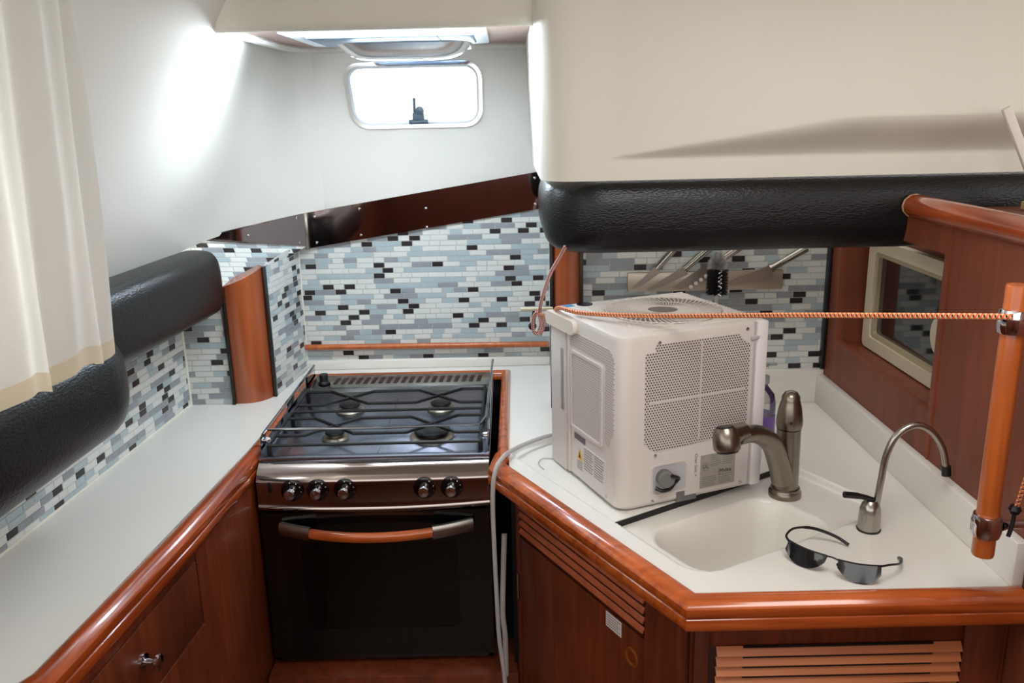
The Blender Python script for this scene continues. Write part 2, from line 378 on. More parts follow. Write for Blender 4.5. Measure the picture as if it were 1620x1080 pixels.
# alcove back wall with port opening
outer = [(-.56, 2.42, 1.30), (.16, 2.42, 1.42), (.16, 2.42, 1.84), (-.56, 2.42, 1.84)]
def port(y, d=0.0, n=7):
    pts = rrect(-.418-d, 1.592-d, -.072+d, 1.752+d, 0.042+d, n)
    return [(x-0.020*max(0, min(1, (z-1.592)/.16))*(1 if x < -.2 else .0), y, z) for x, z in pts]
b = MB(); b.bm(holed(outer, port(2.42), (0, .035, 0)))
struct('wall_back', b, WHITE, angle=25)
wn = thing('window_1', 'rounded rectangular opening port glowing white in the back wall above the stove', None, (-.245, 2.42, 1.67)); wn['kind'] = 'structure'
def ring(b, f1, f2, y0, y1):
    a, c = f1, f2; m = len(a); vs = [(p[0], y0, p[2]) for p in a]+[(p[0], y0, p[2]) for p in c]+[(p[0], y1, p[2]) for p in a]+[(p[0], y1, p[2]) for p in c]; fs = []
    for i in range(m):
        j = (i+1) % m; fs += [(i, j, m+j, m+i), (2*m+i, 3*m+i, 3*m+j, 2*m+j), (i, 2*m+i, 2*m+j, j), (m+i, m+j, 3*m+j, 3*m+i)]
    b.add(vs, fs)
b = MB(); ring(b, port(0, 0.007), port(0, -0.003), 2.412, 2.422); b.build('window_frame', CHROME, wn, angle=40)
b = MB(); ring(b, port(0, -0.001), port(0, -0.009), 2.430, 2.450); b.build('sash', mat('sash_white', sr(226, 230, 234), 0.35), wn, angle=40)
b = MB(); b.add(port(2.445, -0.012), [tuple(range(len(port(0))))]); b.build('pane', GLASSM, wn)
b = MB(); b.box((-.268, 2.400, 1.596), (-.214, 2.43, 1.608), .003); b.box((-.258, 2.398, 1.604), (-.224, 2.425, 1.626), .004)
b.box((-.255, 2.402, 1.615), (-.246, 2.416, 1.665), .003); b.lathe([(0, 0), (.012, 0), (.012, .008), (0, .010)], (-.236, 2.402, 1.630), (0, -1, 0), 16)
b.build('latch', mat('latch_grey', sr(70, 84, 100), 0.4), wn)
# header across the alcove
hp = [(1.86, 1.805), (1.80, 1.792), (1.765, 1.782), (1.752, 1.786), (1.745, 1.80), (1.742, 1.84), (1.742, 2.0), (1.86, 2.0)]
b = MB(); b.prism([(-.60, y, z) for y, z in hp], (.72, 0, 0)); struct('trim_1', b, CREAM, angle=50)
# alcove ceiling with hatch hole
hole = [(x, y, 1.80) for x, y in rrect(-.445, 1.88, -.065, 2.24, .03, 4)]
b = MB(); b.bm(holed([(-.62, 1.84, 1.80), (.12, 1.84, 1.80), (.12, 2.44, 1.80), (-.62, 2.44, 1.80)], hole, (0, 0, .03))); struct('trim_2', b, HATCHP, angle=25)
# cove moulding where liner meets the alcove ceiling
b = MB(); b.tube(catmull([(-.575, 1.84, 1.795), (-.57, 2.2, 1.795), (-.555, 2.36, 1.795), (-.50, 2.413, 1.795), (-.1, 2.413, 1.795), (.06, 2.413, 1.795)], 8), .010, 8)
struct('trim_3', b, WHITE)
# galley bulkhead upper right: moulded panel with a shallow shaded shelf recess, rounding back into the alcove
R0 = 0.07
def bulk(u, v):
    z = 1.488+v*(2.0-1.488); s = u*2.20
    if s < 0.68: x, y, nx, ny = .065, 2.43-s, -1, 0
    elif s < 0.68+R0*PI/2: a = (s-.68)/R0; x, y = .065+R0-R0*math.cos(a), 1.75-R0*math.sin(a); nx, ny = -math.cos(a), -math.sin(a)
    else: x, y, nx, ny = .135+(s-.68-R0*PI/2), 1.68, 0, -1
    lean = -.018*v
    k = 0.0
    if ny == -1:
        zu = min(1.600, 1.530+max(0, x-.20)*.162); B = .085*(zu-1.530)/.070
        k = -B*(1-.6*sstep(zu, zu+.40, z)) if z > zu else -B*sstep(1.528, zu+.004, z)**.8 if z > 1.530 else 0
    return (x+lean*(1 if nx < -.2 else 0), y+k, z)
b = MB(); b.grid(bulk, 150, 170); struct('wall_right', b, CREAM, normals=False, angle=80)
# wood partition on the right with recess opening; z .0-1.43
px0 = .775
b = MB()
outerp = [(px0, .2, 0), (px0, 2.05, 0), (px0, 2.05, 1.42), (px0, .2, 1.42)]
opening = [(px0, y, z) for y, z in ((1.505, 1.062), (1.975, 1.080), (1.975, 1.36), (1.505, 1.36))]
b.bm(holed(outerp, opening, (.012, 0, 0)), 0)
# recess lining
b.box((px0+.012, 1.505, 1.050), (.86, 1.985, 1.066), mi=0); b.box((px0+.012, 1.975, 1.066), (.86, 1.985, 1.38), mi=0); b.box((.853, 1.49, 1.05), (.862, 1.99, 1.38), mi=0)
b.box((px0+.012, 1.493, 1.05), (.86, 1.505, 1.38), mi=0)
struct('wall_partition', b, PART, angle=20)
b = MB(); b.sweep([(px0, 1.965, 0), (px0, 1.515, 0)], [(0, 1.052), (.004, 1.053), (.004, 1.060), (0, 1.062)], side=1)
# panel seam batten at the partition
struct('trim_4', MB().box((px0-.003, 1.484, .975), (px0, 1.490, 1.41)), PART)
# side walls beyond view, low saloon joinery behind the camera
struct('wall_saloon_left', MB().box((-1.05, -1.6, 0), (-.98, .90, 1.22)), PART)
struct('wall_saloon_right', MB().box((1.75, -1.6, 0), (1.80, .30, 1.30)), PART)
struct('wall_saloon_rear', MB().box((-1.05, -1.6, 0), (1.8, -1.55, 1.22)), PART)

# ================================================================== TILE BACKSPLASHES
tiles('tile_backsplash', 'grey, white and black glass mosaic backsplash on the back wall behind the stove', (-.606, 2.424, .925), (1, -.013, 0), (0, 0, 1),
      [(0, 0), (.72, 0), (.72, .455), (0, .352)], 3)
tiles('tile_backsplash', 'small mosaic strip between the left curved wooden post and the stove corner', (-.634, 2.186, .90), (.03, .24, 0), (0, 0, 1),
      [(0, 0), (.242, 0), (.242, .372), (0, .352)], 4)
tiles('tile_backsplash', 'narrow mosaic panel left of the left wooden post, facing the room', (-.846, 2.119, .90), (1, .01, 0), (0, 0, 1), [(0, 0), (.118, 0), (.104, .318), (0, .30)], 5)
tiles('tile_backsplash', 'long mosaic backsplash along the left hull under the black bolsters', (-.925, .80, .90), (.0815, 1.321, 0), (0, 0, 1), [(0, 0), (1.32, 0), (1.32, .31), (0, .40)], 6)
nn = Vector((.0298, -.0220, .0320)).normalized(); UU = Vector((1, 1.06, -.2)).normalized(); UU = (UU-nn*UU.dot(nn)).normalized(); VV = nn.cross(UU)
O6 = Vector((-.732, 2.124, 1.212))
def pj(p): d = Vector(p)-O6; return (d.dot(UU), d.dot(VV))
tiles('tile_backsplash', 'sloping mosaic panel above the left wooden post, below the steel strip', O6, UU, VV,
      [pj(p) for p in ((-.860, 2.10, 1.215), (-.732, 2.122, 1.211), (-.630, 2.180, 1.252), (-.573, 2.42, 1.270), (-.60, 2.40, 1.33), (-.80, 2.20, 1.325), (-.88, 2.10, 1.32))], 8)
tiles('tile_backsplash', 'mosaic backsplash behind the white appliance and the knives', (.17, 2.045, .985), (1, 0, 0), (0, 0, 1), [(0, 0), (.61, 0), (.61, .42), (0, .42)], 11)
# wall return behind the right-hand mosaic up to the alcove
struct('wall_return', MB().box((.11, 2.06, .0), (.16, 2.44, 1.52)), WHITE)
struct('wall_behind_tiles', MB().box((.12, 2.052, .0), (.80, 2.09, 1.52)), WHITE)
struct('wall_hull_light_block', MB().prism([(-.955, .75, 0), (-.915, 2.16, 0), (-.66, 2.475, 0), (-.66, 2.50, 0), (-.98, 2.50, 0), (-1.0, .75, 0)], (0, 0, 1.36)), WHITE)  # unseen backing wall added outside the hull to block light
struct('wall_alcove_lower', MB().box((-.95, 2.432, .0), (.14, 2.46, 1.40)), WHITE)

for nm, P in (('trim_5', [(-.841, 2.115, .90), (-.841, 2.115, 1.20)]), ('trim_6', [(-.604, 2.420, .90), (-.604, 2.420, 1.27)]), ('trim_7', [(-.842, 2.112, .902), (-.925, .80, .902)])):
    struct(nm, MB().tube(P, .0035, 8), SEAL)
struct('trim_8', MB().box((.766, 2.026, .988), (.775, 2.044, 1.36), .001), BLACK)
# steel strips
def strip(name, label, A, B, C2, D, t, screws):
    A, B, C2, D = map(Vector, (A, B, C2, D)); nrm = (B-A).cross(D-A).normalized()
    if nrm.y > 0: nrm = -nrm
    o = thing(name, label, 'metal strip', A)
    MB().prism([A, B, C2, D], nrm*t).build('plate', MIRROR, o, smooth=False)
    for u, v in screws:
        p = (A.lerp(B, u)).lerp(D.lerp(C2, u), v)+nrm*t
        MB().lathe([(0, 0), (.004, 0), (.0035, .0012), (0, .0022)], p, nrm, 12).build('screw', CHROME, o)
    return o
strip('steel_trim_strip', 'long polished steel strip screwed along the back wall under the port', (-.566, 2.412, 1.262), (.100, 2.410, 1.360), (.100, 2.410, 1.463), (-.566, 2.412, 1.362), .0015,
      [(.03, .12), (.03, .85), (.22, .12), (.50, .55), (.5, .03), (.96, .15), (.96, .85), (.22, .85)])
strip('steel_trim_strip', 'short tapering polished steel strip left of the alcove corner', (-.572, 2.408, 1.268), (-.575, 2.405, 1.362), (-.800, 2.165, 1.330), (-.800, 2.170, 1.324), .0015,
      [(.1, .08), (.9, .08), (.45, .55)])
MB().box((-.576, 2.402, 1.258), (-.566, 2.412, 1.366), .001).build('steel_joint_cover', BRUSH)
tag(bpy.data.objects['steel_joint_cover'], 'thin vertical steel joint cover in the corner between the two steel strips', 'metal strip')

# wooden curved posts
def post(label, A, B, z0, z1, bulge, edge=True, nrm=None):
    A = Vector((*A, 0)); B = Vector((*B, 0)); d = B-A; nn2 = Vector((d.y, -d.x, 0)).normalized()
    if nn2.y > 0: nn2 = -nn2
    o = thing('corner_post', label, 'wooden post', (A.x, A.y, z0)); pr = []
    for k in range(13): t = k/12; q = A+d*t+nn2*bulge*math.sin(PI*min(1, t*1.0))**.8; pr.append(q)
    back = [B-nn2*.03, A-nn2*.03]; ring_ = pr+back; m = len(ring_); b = MB()
    vs = [(q.x, q.y, z0) for q in ring_]+[(q.x, q.y, z1[0]+(z1[1]-z1[0])*max(0, min(1, (q-A).dot(d)/d.length_squared))) for q in ring_]
    b.add(vs, [tuple(range(m))[::-1], tuple(range(m, 2*m))]+[(i, (i+1) % m, m+(i+1) % m, m+i) for i in range(m)]); b.build('panel', POST, o, angle=40)
    for q, zz in ((A, z1[0]), (B, z1[1])):
        c = q+nn2*.004; s_ = -1 if q is A else 1; c = c+d.normalized()*s_*.003
        MB().box((c.x-.004, c.y-.006, z0), (c.x+.004, c.y+.006, zz), .001).build('edge_strip', BLACK, o)
post('curved reddish wooden post on the counter left of the stove', (-.727, 2.121), (-.640, 2.178), .9, (1.212, 1.252), .022)
post('upright wooden post right of the stove alcove behind the white appliance', (.103, 2.040), (.168, 2.018), .9, (1.42, 1.42), .012)

# ================================================================== COUNTERTOP + SINK
def uvc(x, y): return (x*.870+y*.492, -x*.492+y*.870)
def sdf(u, v, u0, v0, u1, v1, r):
    cx, cy = (u0+u1)/2, (v0+v1)/2; qx, qy = abs(u-cx)-(u1-u0)/2+r, abs(v-cy)-(v1-v0)/2+r
    return math.hypot(max(qx, 0), max(qy, 0))+min(max(qx, qy), 0)-r
def zc(x, y):
    u, v = uvc(x, y)
    rec = .012*sstep(.004, -.004, sdf(u, v, .853, .915, 1.305, 1.55, .05))
    d = sdf(u, v, .878, .920, 1.178, 1.090, .055)
    return .90-rec-(.118*sstep(.006, -.034, d))
b = MB(); gb = bmesh.new(); NX, NY = 190, 216; X0, X1, Y0, Y1 = -.03, .78, 1.15, 2.05; vv = []
for i in range(NX+1):
    for j in range(NY+1):
        x = X0+(X1-X0)*i/NX; y = Y0+(Y1-Y0)*j/NY; vv.append(gb.verts.new((x, y, zc(x, y))))
for i in range(NX):
    for j in range(NY): a = i*(NY+1)+j; gb.faces.new((vv[a], vv[a+NY+1], vv[a+NY+2], vv[a+1]))
E0 = Vector((-.019, 1.679, 0)); E1 = Vector((.273, 1.163, 0)); d = E1-E0
for co, no in ((E0, (d.y, -d.x, 0)), (Vector((0, 1.163, 0)), (0, -1, 0)), (Vector((-.012, 0, 0)), (-1, 0, 0))):
    bmesh.ops.bisect_plane(gb, geom=gb.verts[:]+gb.edges[:]+gb.faces[:], plane_co=co, plane_no=no, clear_outer=True)
b.bm(gb)
def slab(pts): b.prism([(x, y, .90) for x, y in pts], (0, 0, -.02))
slab([(-.012, 2.05), (.11, 2.05), (.11, 2.43), (-.012, 2.43)])            # right of stove, alcove
slab([(-.597, 2.352), (-.012, 2.352), (-.012, 2.43), (-.61, 2.43)])       # strip behind the stove
slab([(-.925, .80), (-.68, .80), (-.658, 1.0), (-.595, 1.84), (-.597, 2.43), (-.61, 2.43), (-.636, 2.19), (-.73, 2.14), (-.845, 2.13)])
# upstands: alcove back, right back and along the partition
b.box((-.606, 2.408, .9), (.11, 2.426, .928), .003); b.box((.17, 2.030, .9), (.775, 2.048, .987), .002); b.box((.757, 1.163, .9), (.775, 2.04, .975), .002)
b.box((-.604, 2.34, .9), (-.596, 2.41, .906), .002)
ct = b.build('countertop', [COUNTER], normals=False, angle=50); tag(ct, 'white solid-surface galley worktop with moulded sink, wrapped around the stove', 'countertop')
MB().lathe([(0, 0), (.024, 0), (.026, .003), (.018, .004), (.010, .001), (0, .001)], (.40, 1.355, .7705)).build('drain', BRUSH, ct)
# wood edge trims
TP = [(-.001, .856), (-.001, .901), (.002, .904), (.009, .9065), (.021, .906), (.030, .902), (.0355, .895), (.0365, .887), (.035, .8815), (.0320, .880), (.0355, .8775), (.037, .872), (.0365, .862), (.034, .858)]
b = MB(); b.sweep([(-.90, .955), (-.700, .962), (-.672, .972), (-.658, 1.0), (-.622, 1.40), (-.597, 1.78), (-.592, 1.90)], TP, side=1)
tag(b.build('counter_edge_trim', WOODY, angle=30), 'glossy grooved cherry wood edge along the left counter front', 'wood trim')
b = MB(); b.sweep([(-.010, 1.74), (-.019, 1.679), (.273, 1.163), (.766, 1.163)], TP, side=1)
tag(b.build('counter_edge_trim', WOODX, angle=30), 'glossy grooved cherry wood edge turning around the sink counter', 'wood trim')
SP = [(0, .885), (0, .902), (.005, .908), (.014, .910), (.022, .907), (.026, .900), (.026, .885)]
b = MB(); b.sweep([(-.592, 1.80), (-.592, 2.352), (-.006, 2.352), (-.012, 1.70)], SP, side=1)
tag(b.build('stove_surround_trim', WOODX, angle=40), 'thin cherry wood trim framing three sides of the stove cutout', 'wood trim')
# rail in front of backsplash
b = MB(); b.tube([(-.612, 2.412, .970), (.105, 2.395, .968)], .0085, 12); tag(b.build('wooden_rail', POLE), 'slim horizontal wooden rail across the tiles behind the stove', 'rail')

# ================================================================== BASE CABINETS
# left cabinet
lc = thing('base_cabinet', 'reddish wooden base cabinet with drawers under the left counter', 'cabinet', (-.75, 1.4, 0))
L0 = Vector((-.642, .85, 0)); L1 = Vector((-.567, 1.76, 0)); ld = (L1-L0).normalized(); ln = Vector((ld.y, -ld.x, 0))
def lpt(y, z, o=0.0): t = (y-L0.y)/ld.y; return L0+ld*t+ln*o+Vector((0, 0, z))
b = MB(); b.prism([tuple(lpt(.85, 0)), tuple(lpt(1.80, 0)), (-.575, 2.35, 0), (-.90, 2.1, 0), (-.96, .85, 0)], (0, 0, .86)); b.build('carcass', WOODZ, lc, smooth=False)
def lface(name, y0, y1, z0, z1, par, m=WOODZ, t=.003):
    bb = MB(); c = (lpt(y0, z0)+lpt(y1, z1))/2+ln*t/2; L = (lpt(y1, 0)-lpt(y0, 0)).length
    bb.obox(c, ld, ln, (0, 0, 1), L, t, z1-z0, .0012); return bb.build(name, m, par)
lface('rail', .86, 1.418, .838, .858, lc); lface('side_panel', 1.424, 1.79, .05, .858, lc)
dr = lface('drawer', .86, 1.418, .706, .8345, lc)
kp = lpt(1.207, .773, .003)
MB().lathe([(.0, 0), (.014, 0), (.014, .003), (.006, .006), (.005, .016), (.009, .020), (.0135, .023), (.014, .027), (.010, .030), (0, .031)], kp, ln, 24).build('knob', CHROME, dr)
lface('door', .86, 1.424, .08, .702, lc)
# cabinet under the sink (angled face + front face)
rc = thing('base_cabinet', 'reddish wooden sink cabinet with louvred vents under the right counter', 'cabinet', (.4, 1.5, 0))
b = MB(); b.prism([(.004, 1.668, 0), (.271, 1.178, 0), (.772, 1.178, 0), (.772, 2.0, 0), (.004, 2.0, 0)], (0, 0, .02))
for pts in ([(.004, 1.668), (.271, 1.178), (.283, 1.185), (.016, 1.675)], [(.271, 1.178), (.772, 1.178), (.772, 1.190), (.278, 1.190)], [(.004, 1.668), (.016, 1.675), (.016, 2.35), (.004, 2.35)]):
    b.prism([(x, y, 0.02) for x, y in pts], (0, 0, .845))
b.build('carcass', WOODZ, rc, smooth=False)
F0 = Vector((.002, 1.664, 0)); F1 = Vector((.270, 1.176, 0)); fd = (F1-F0).normalized(); fn = Vector((fd.y, -fd.x, 0))   # outward
FL = (F1-F0).length
def fpt(s, z, o=0): return F0+fd*s+fn*o+Vector((0, 0, z))
def fface(name, s0, s1, z0, z1, par, m=WOODZ, t=.004, o=0, bev=.001):
    bb = MB(); bb.obox(fpt((s0+s1)/2, (z0+z1)/2, o+t/2), fd, fn, (0, 0, 1), s1-s0, t, z1-z0, bev); return bb.build(name, m, par)
fface('stile', 0, .016, .03, .85, rc); fface('stile', .452, FL-.002, .03, .85, rc, t=.008); fface('rail', .016, .452, .838, .858, rc)
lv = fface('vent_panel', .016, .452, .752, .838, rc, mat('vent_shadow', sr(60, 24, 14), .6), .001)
for k in range(4):
    z = .766+k*.0190
    bb = MB(); q = fpt(.234, z, .005); up = (Vector((0, 0, 1))+fn*-.6).normalized(); bb.obox(q, fd, fn+Vector((0, 0, .6)), up, .425, .0040, .0115, .001); bb.build('slat', LOUVD, lv)
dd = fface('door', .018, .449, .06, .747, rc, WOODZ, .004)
tag(fface('note_sticker', .335, .382, .715, .745, dd, PAPER, .0006, .004, 0), 'small white printed sticker')
for k in range(5): fface('printed_line', .339, .378-.006*(k % 2), .7395-k*.005, .7407-k*.005, dd, INKL, .0002, .0046, 0)
MB().lathe([(.0105, 0), (.0105, .001), (.016, .0025), (.018, .0015), (.018, 0)], fpt(.413, .695, .004), fn, 28).build('ring_pull', BRASS, dd)
MB().lathe([(0, 0), (.0105, 0.0006), (.0105, 0)], fpt(.413, .695, .0045), fn, 20).build('ring_recess', mat('ring_recess', sr(120, 52, 24), .4), dd)
bb = MB(); bb.tube([fpt(.012, .60, .008), fpt(.012, .66, .008)], .0035, 10); bb.build('hinge', BRUSH, rc)
def ffr(name, x0, x1, z0, z1, par, m=WOODZ, t=.004, y=1.178, bev=.001):
    return MB().box((x0, y-t, z0), (x1, y, z1), bev).build(name, m, par)
ffr('stile', .276, .299, .03, .85, rc, t=.008); ffr('stile', .700, .760, .03, .85, rc, t=.008); ffr('rail', .299, .700, .801, .858, rc)
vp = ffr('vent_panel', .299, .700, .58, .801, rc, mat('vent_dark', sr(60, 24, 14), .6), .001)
for k in range(13):
    z = .794-k*.0180
    bb = MB(); bb.obox((.5035, 1.169, z), (1, 0, 0), (0, -1, .75), (0, .75, 1), .386, .005, .0165, .0012)
    bb.build('slat', LOUV, vp)
    if k < 12: MB().box((.352, 1.1655, z+.0075), (.650, 1.169, z+.0098)).build('slot', DARK, vp)
ffr('lower_rail', .299, .700, .03, .575, rc)

# stove well
sw = thing('stove_recess', 'dark recess with wooden plinth that the stove sits in', 'cabinet recess', (-.3, 1.9, 0))
MB().box((-.566, 1.66, 0), (-.002, 1.80, .403), .003).build('plinth', WOODZ, sw)
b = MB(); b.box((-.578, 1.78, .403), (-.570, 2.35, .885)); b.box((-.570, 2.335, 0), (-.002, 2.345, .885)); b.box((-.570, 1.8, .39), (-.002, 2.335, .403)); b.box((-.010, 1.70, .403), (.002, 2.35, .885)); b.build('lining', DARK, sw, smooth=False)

# ================================================================== STOVE
st = thing('stove', 'stainless four-burner boat stove with black oven and wooden handle', 'stove', (-.307, 2.0, .403))
SX0, SX1 = -.560, -.054; cx = (SX0+SX1)/2
b = MB(); b.box((SX0+.004, 2.25, .415), (SX1-.004, 2.26, .88)); b.box((SX0+.002, 1.712, .415), (SX0+.014, 2.26, .88)); b.box((SX1-.014, 1.712, .415), (SX1-.002, 2.26, .88)); b.box((SX0+.004, 1.712, .415), (SX1-.004, 2.26, .430)); b.box((SX0+.004, 1.712, .80), (SX1-.004, 2.25, .81)); b.build('casing', BLACKG, st, smooth=False)
for sx in (SX0+.03, SX1-.03): MB().lathe([(0, .403), (.014, .403), (.010, .415), (0, .415)], (sx, 1.74, 0)).build('foot', BLACK, st)
hob = MB(); hob.box((SX0, 1.745, .884), (SX1, 2.30, .892), .002); hob.box((SX0, 1.737, .889), (SX1, 1.750, .905), .003); hob.box((cx-.002, 1.76, .8915), (cx+.002, 2.18, .8935), .0008)
hobo = hob.build('hob', HOB, st)
# control panel
prof = [(1.745, .8955), (1.738, .8955), (1.728, .892), (1.716, .885), (1.706, .876), (1.700, .866), (1.6985, .858), (1.700, .815), (1.700, .811), (1.697, .805), (1.701, .798), (1.712, .795), (1.745, .795)]
def cp(u, v):
    i = round(v*(len(prof)-1)); y, z = prof[i]; x = SX0+.002+u*(SX1-SX0-.004); t = 1-(2*u-1)**2
    y2 = y-.006*t*(1 if i < 12 else 0); z2 = z-(.007*t if i >= 8 else 0); return (x, y2, z2)
b = MB(); b.grid(cp, 25, len(prof)); n0 = len(prof)
b.f.append(tuple(range(n0))); b.m.append(0); b.f.append(tuple(range(24*n0, 25*n0))); b.m.append(0)
cpo = b.build('control_panel', PANELST, st, angle=40)
MB().box((-.5335, 1.6960, .838), (-.5225, 1.702, .864), .003).build('indicator_window', BLACK, cpo)
knob_data = [(-.480, .15), (-.425, .1), (-.366, 0), (-.195, -.6), (-.137, 0)]
for kx, rot in knob_data:
    k = MB(); o_ = (kx, 1.6945, .846); k.lathe([(0, 0), (.0235, 0), (.0245, .002), (.0235, .0055), (.017, .0075), (0, .008)], o_, (0, -1, .03), 32); ko = k.build('knob', BLACKG, st)
    k = MB(); k.lathe([(0.012, .007), (.0125, .010), (.0105, .016), (.0118, .028), (.0105, .031), (0, .0325)], o_, (0, -1, .03), 28); k.build('knob_grip', CHROME, ko)
    k = MB()
    for a in (0, .7, 1.25, 1.8, 2.4): a2 = PI/2-a+rot; k.lathe([(0, 0), (.0014, 0), (.0012, .0006), (0, .0006)], (kx+.0195*math.cos(a2), 1.6885, .846+.0195*math.sin(a2)), (0, -1, 0), 8)
    k.build('dial_marks', PAPER, ko)
# door
DZ0, DZ1 = .428, .789
WX0, WX1, WZ0, WZ1 = -.475, -.130, .50, .715
b = MB(); fr = holed([(SX0+.003, 1.702, DZ0), (SX1-.003, 1.702, DZ0), (SX1-.003, 1.702, DZ1), (SX0+.003, 1.702, DZ1)], [(x, 1.702, z) for x, z in rrect(WX0, WZ0, WX1, WZ1, .012, 3)], (0, .012, 0)); b.bm(fr)
door = b.build('oven_door', BLACKG, st, smooth=False)
b = MB(); b.box((WX0-.01, 1.7035, WZ0-.01), (WX1+.01, 1.7065, WZ1+.01)); b.build('oven_window', OVG, door, smooth=False)
def arc(x0, x1, y0, bow, z0, zb, n=14): return [(x0+(x1-x0)*k/n, y0-bow*(1-(2*k/n-1)**2), z0-zb*(1-(2*k/n-1)**2)) for k in range(n+1)]
hpf = [(-.006, -.009), (.004, -.010), (.008, -.004), (.008, .004), (.004, .010), (-.006, .009)]
def hsw(x0, x1, m, name):
    pts = [(-.513+.418*t, 1.694-.040*(1-(2*t-1)**2), .757-.007*(1-(2*t-1)**2)) for t in [ (x0+(x1-x0)*k/10) for k in range(11)]]
    MB().sweep(pts, [(a, c*(1.45 if x0 < .1 or x1 > .9 else 1)) for a, c in hpf], side=1).build(name, m, door, angle=50)
hsw(.165, .795, WOODX, 'handle')
for t0, t1 in ((0, .165), (.795, 1.0)):
    hsw(t0, t1, BRUSH, 'handle_bracket')
# oven rack
b = MB()
for k in range(9): x = -.46+k*.04; b.tube([(x, 1.76, .575), (x, 2.2, .575)], .0015, 6)
b.tube([(-.47, 1.76, .575), (-.14, 1.76, .575)], .0025, 6); b.tube([(-.47, 1.95, .575), (-.14, 1.95, .575)], .0025, 6); b.build('oven_rack', CHROME, st)
b = MB(); b.tube([(-.462+.004*math.cos(k*.9), 1.74+.004*math.sin(k*.9), .53+k*.0022) for k in range(80)], .0012, 5); b.build('door_spring', CHROME, st)
# burners
for bx, by, r in ((-.418, 2.065, .036), (-.185, 2.065, .036), (-.418, 1.872, .031), (-.192, 1.872, .052)):
    q = MB(); q.lathe([(0, .8915), (r, .8915), (r, .896), (r*.86, .900), (r*.55, .901), (r*.55, .907), (0, .907)], (bx, by, 0), seg=36); bo = q.build('burner', BURN, hobo)
    q = MB(); q.lathe([(0, .907), (r*.72, .907), (r*.74, .910), (r*.70, .9125), (r*.3, .9135), (0, .9135)] if r < .05 else [(r*.45, .907), (r*.80, .907), (r*.82, .911), (r*.76, .914), (r*.48, .914), (r*.45, .911)], (bx, by, 0), seg=36); q.build('burner_cap', IRON, bo)
# pan supports
gz = .928
def bent(ya, yb, flip):
    yy = [ya, yb] if not flip else [yb, ya]; e0, e1 = SX0+.022, SX1-.020; xs = [(-.418), (-.188)]; w_ = .055
    pts = [(e0, yy[0]), (xs[0]-w_, yy[0]), (xs[0]+w_, yy[1]), (xs[1]-w_, yy[1]), (xs[1]+w_, yy[0]), (e1, yy[0])]
    return [(x, y, gz-(.002 if flip else 0)) for x, y in pts]
def subdiv(P, n=4):
    out = []
    for i in range(len(P)-1):
        for k in range(n): out.append(Vector(P[i]).lerp(Vector(P[i+1]), k/n))
    return out+[Vector(P[-1])]
b = MB()
for ya, yb in ((2.118, 2.018), (1.918, 1.812)):
    b.tube(subdiv(bent(ya, yb, False)), .0042, 8); b.tube(subdiv(bent(ya, yb, True)), .0042, 8)
for yy in (1.965, 1.748): b.tube([(SX0+.022, yy, gz), (SX1-.020, yy, gz)], .0038, 8)
b.tube([(SX0+.022, 1.748, gz), (SX0+.022, 2.14, gz)], .0034, 8); b.tube([(SX1-.020, 1.748, gz), (SX1-.020, 2.14, gz)], .0034, 8)
for fx in (SX0+.022, SX1-.020):
    for fy in (1.752, 1.965, 2.13): b.box((fx-.005, fy-.005, .8915), (fx+.005, fy+.005, gz), .001)
b.build('pan_support', IRON, st)
# fiddle rails
for sx, s_ in ((SX0+.003, 1), (SX1-.003, -1)):
    q = MB(); q.box((sx-.0012, 1.755, .886), (sx+.0012, 2.30, .924), .0005); q.box((sx-.0012, 1.755, .915), (sx+.0012, 1.795, .945), .0005)
    q.tube([(sx, 1.775, .944), (sx, 2.300, .947)], .003, 8); q.box((sx-.0012, 2.19, .915), (sx+.0012, 2.30, .947), .0005); q.box((sx-.0012, 1.99, .915), (sx+.0012, 2.06, .944), .0005)
    q.build('side_rail', STEEL, st)
    q = MB(); q.lathe([(0, 0), (.008, 0), (.008, .010), (.005, .014), (0, .015)], (sx+s_*.001, 1.782, .928), (s_, 0, 0), 16); q.build('rail_screw', CHROME, st)
q = MB(); q.tube([(SX0+.006, 1.805, .944), (-.30, 1.802, .944), (SX1-.022, 1.806, .946)], .0034, 8); q.build('front_rail', STEEL, st)
q = MB(); q.tube([(SX1-.022, 1.806, .946), (SX1-.010, 1.85, .948), (SX1-.001, 2.30, .952)], .0032, 8); q.build('pot_clamp_rod', STEEL, st)
# vent panel
vq = MB(); vq.obox((cx, 2.262, .909), (1, 0, 0), (0, 1, .10), (0, -.10, 1), SX1-SX0-.012, .085, .004, .001); vq.box((SX0+.006, 2.22, .89), (SX1-.006, 2.30, .905))
vpn = vq.build('vent_panel', BRUSH, st)
for k in range(20):
    x = -.488+k*.0208; q = MB(); q.obox((x, 2.262, .9112), (1, 0, 0), (0.12, 1, .10), (0, -.10, 1), .0115, .044, .0012, .0005); q.build('slot', mat('slot_dark', sr(38, 16, 16), .5) if k == 0 else bpy.data.materials['slot_dark'], vpn)
q = MB(); q.lathe([(0, 0), (.017, 0), (.016, .004), (.011, .008), (.0125, .024), (.011, .027), (0, .028)], (-.520, 2.245, .911)); q.build('hob_knob', BLACK, st)

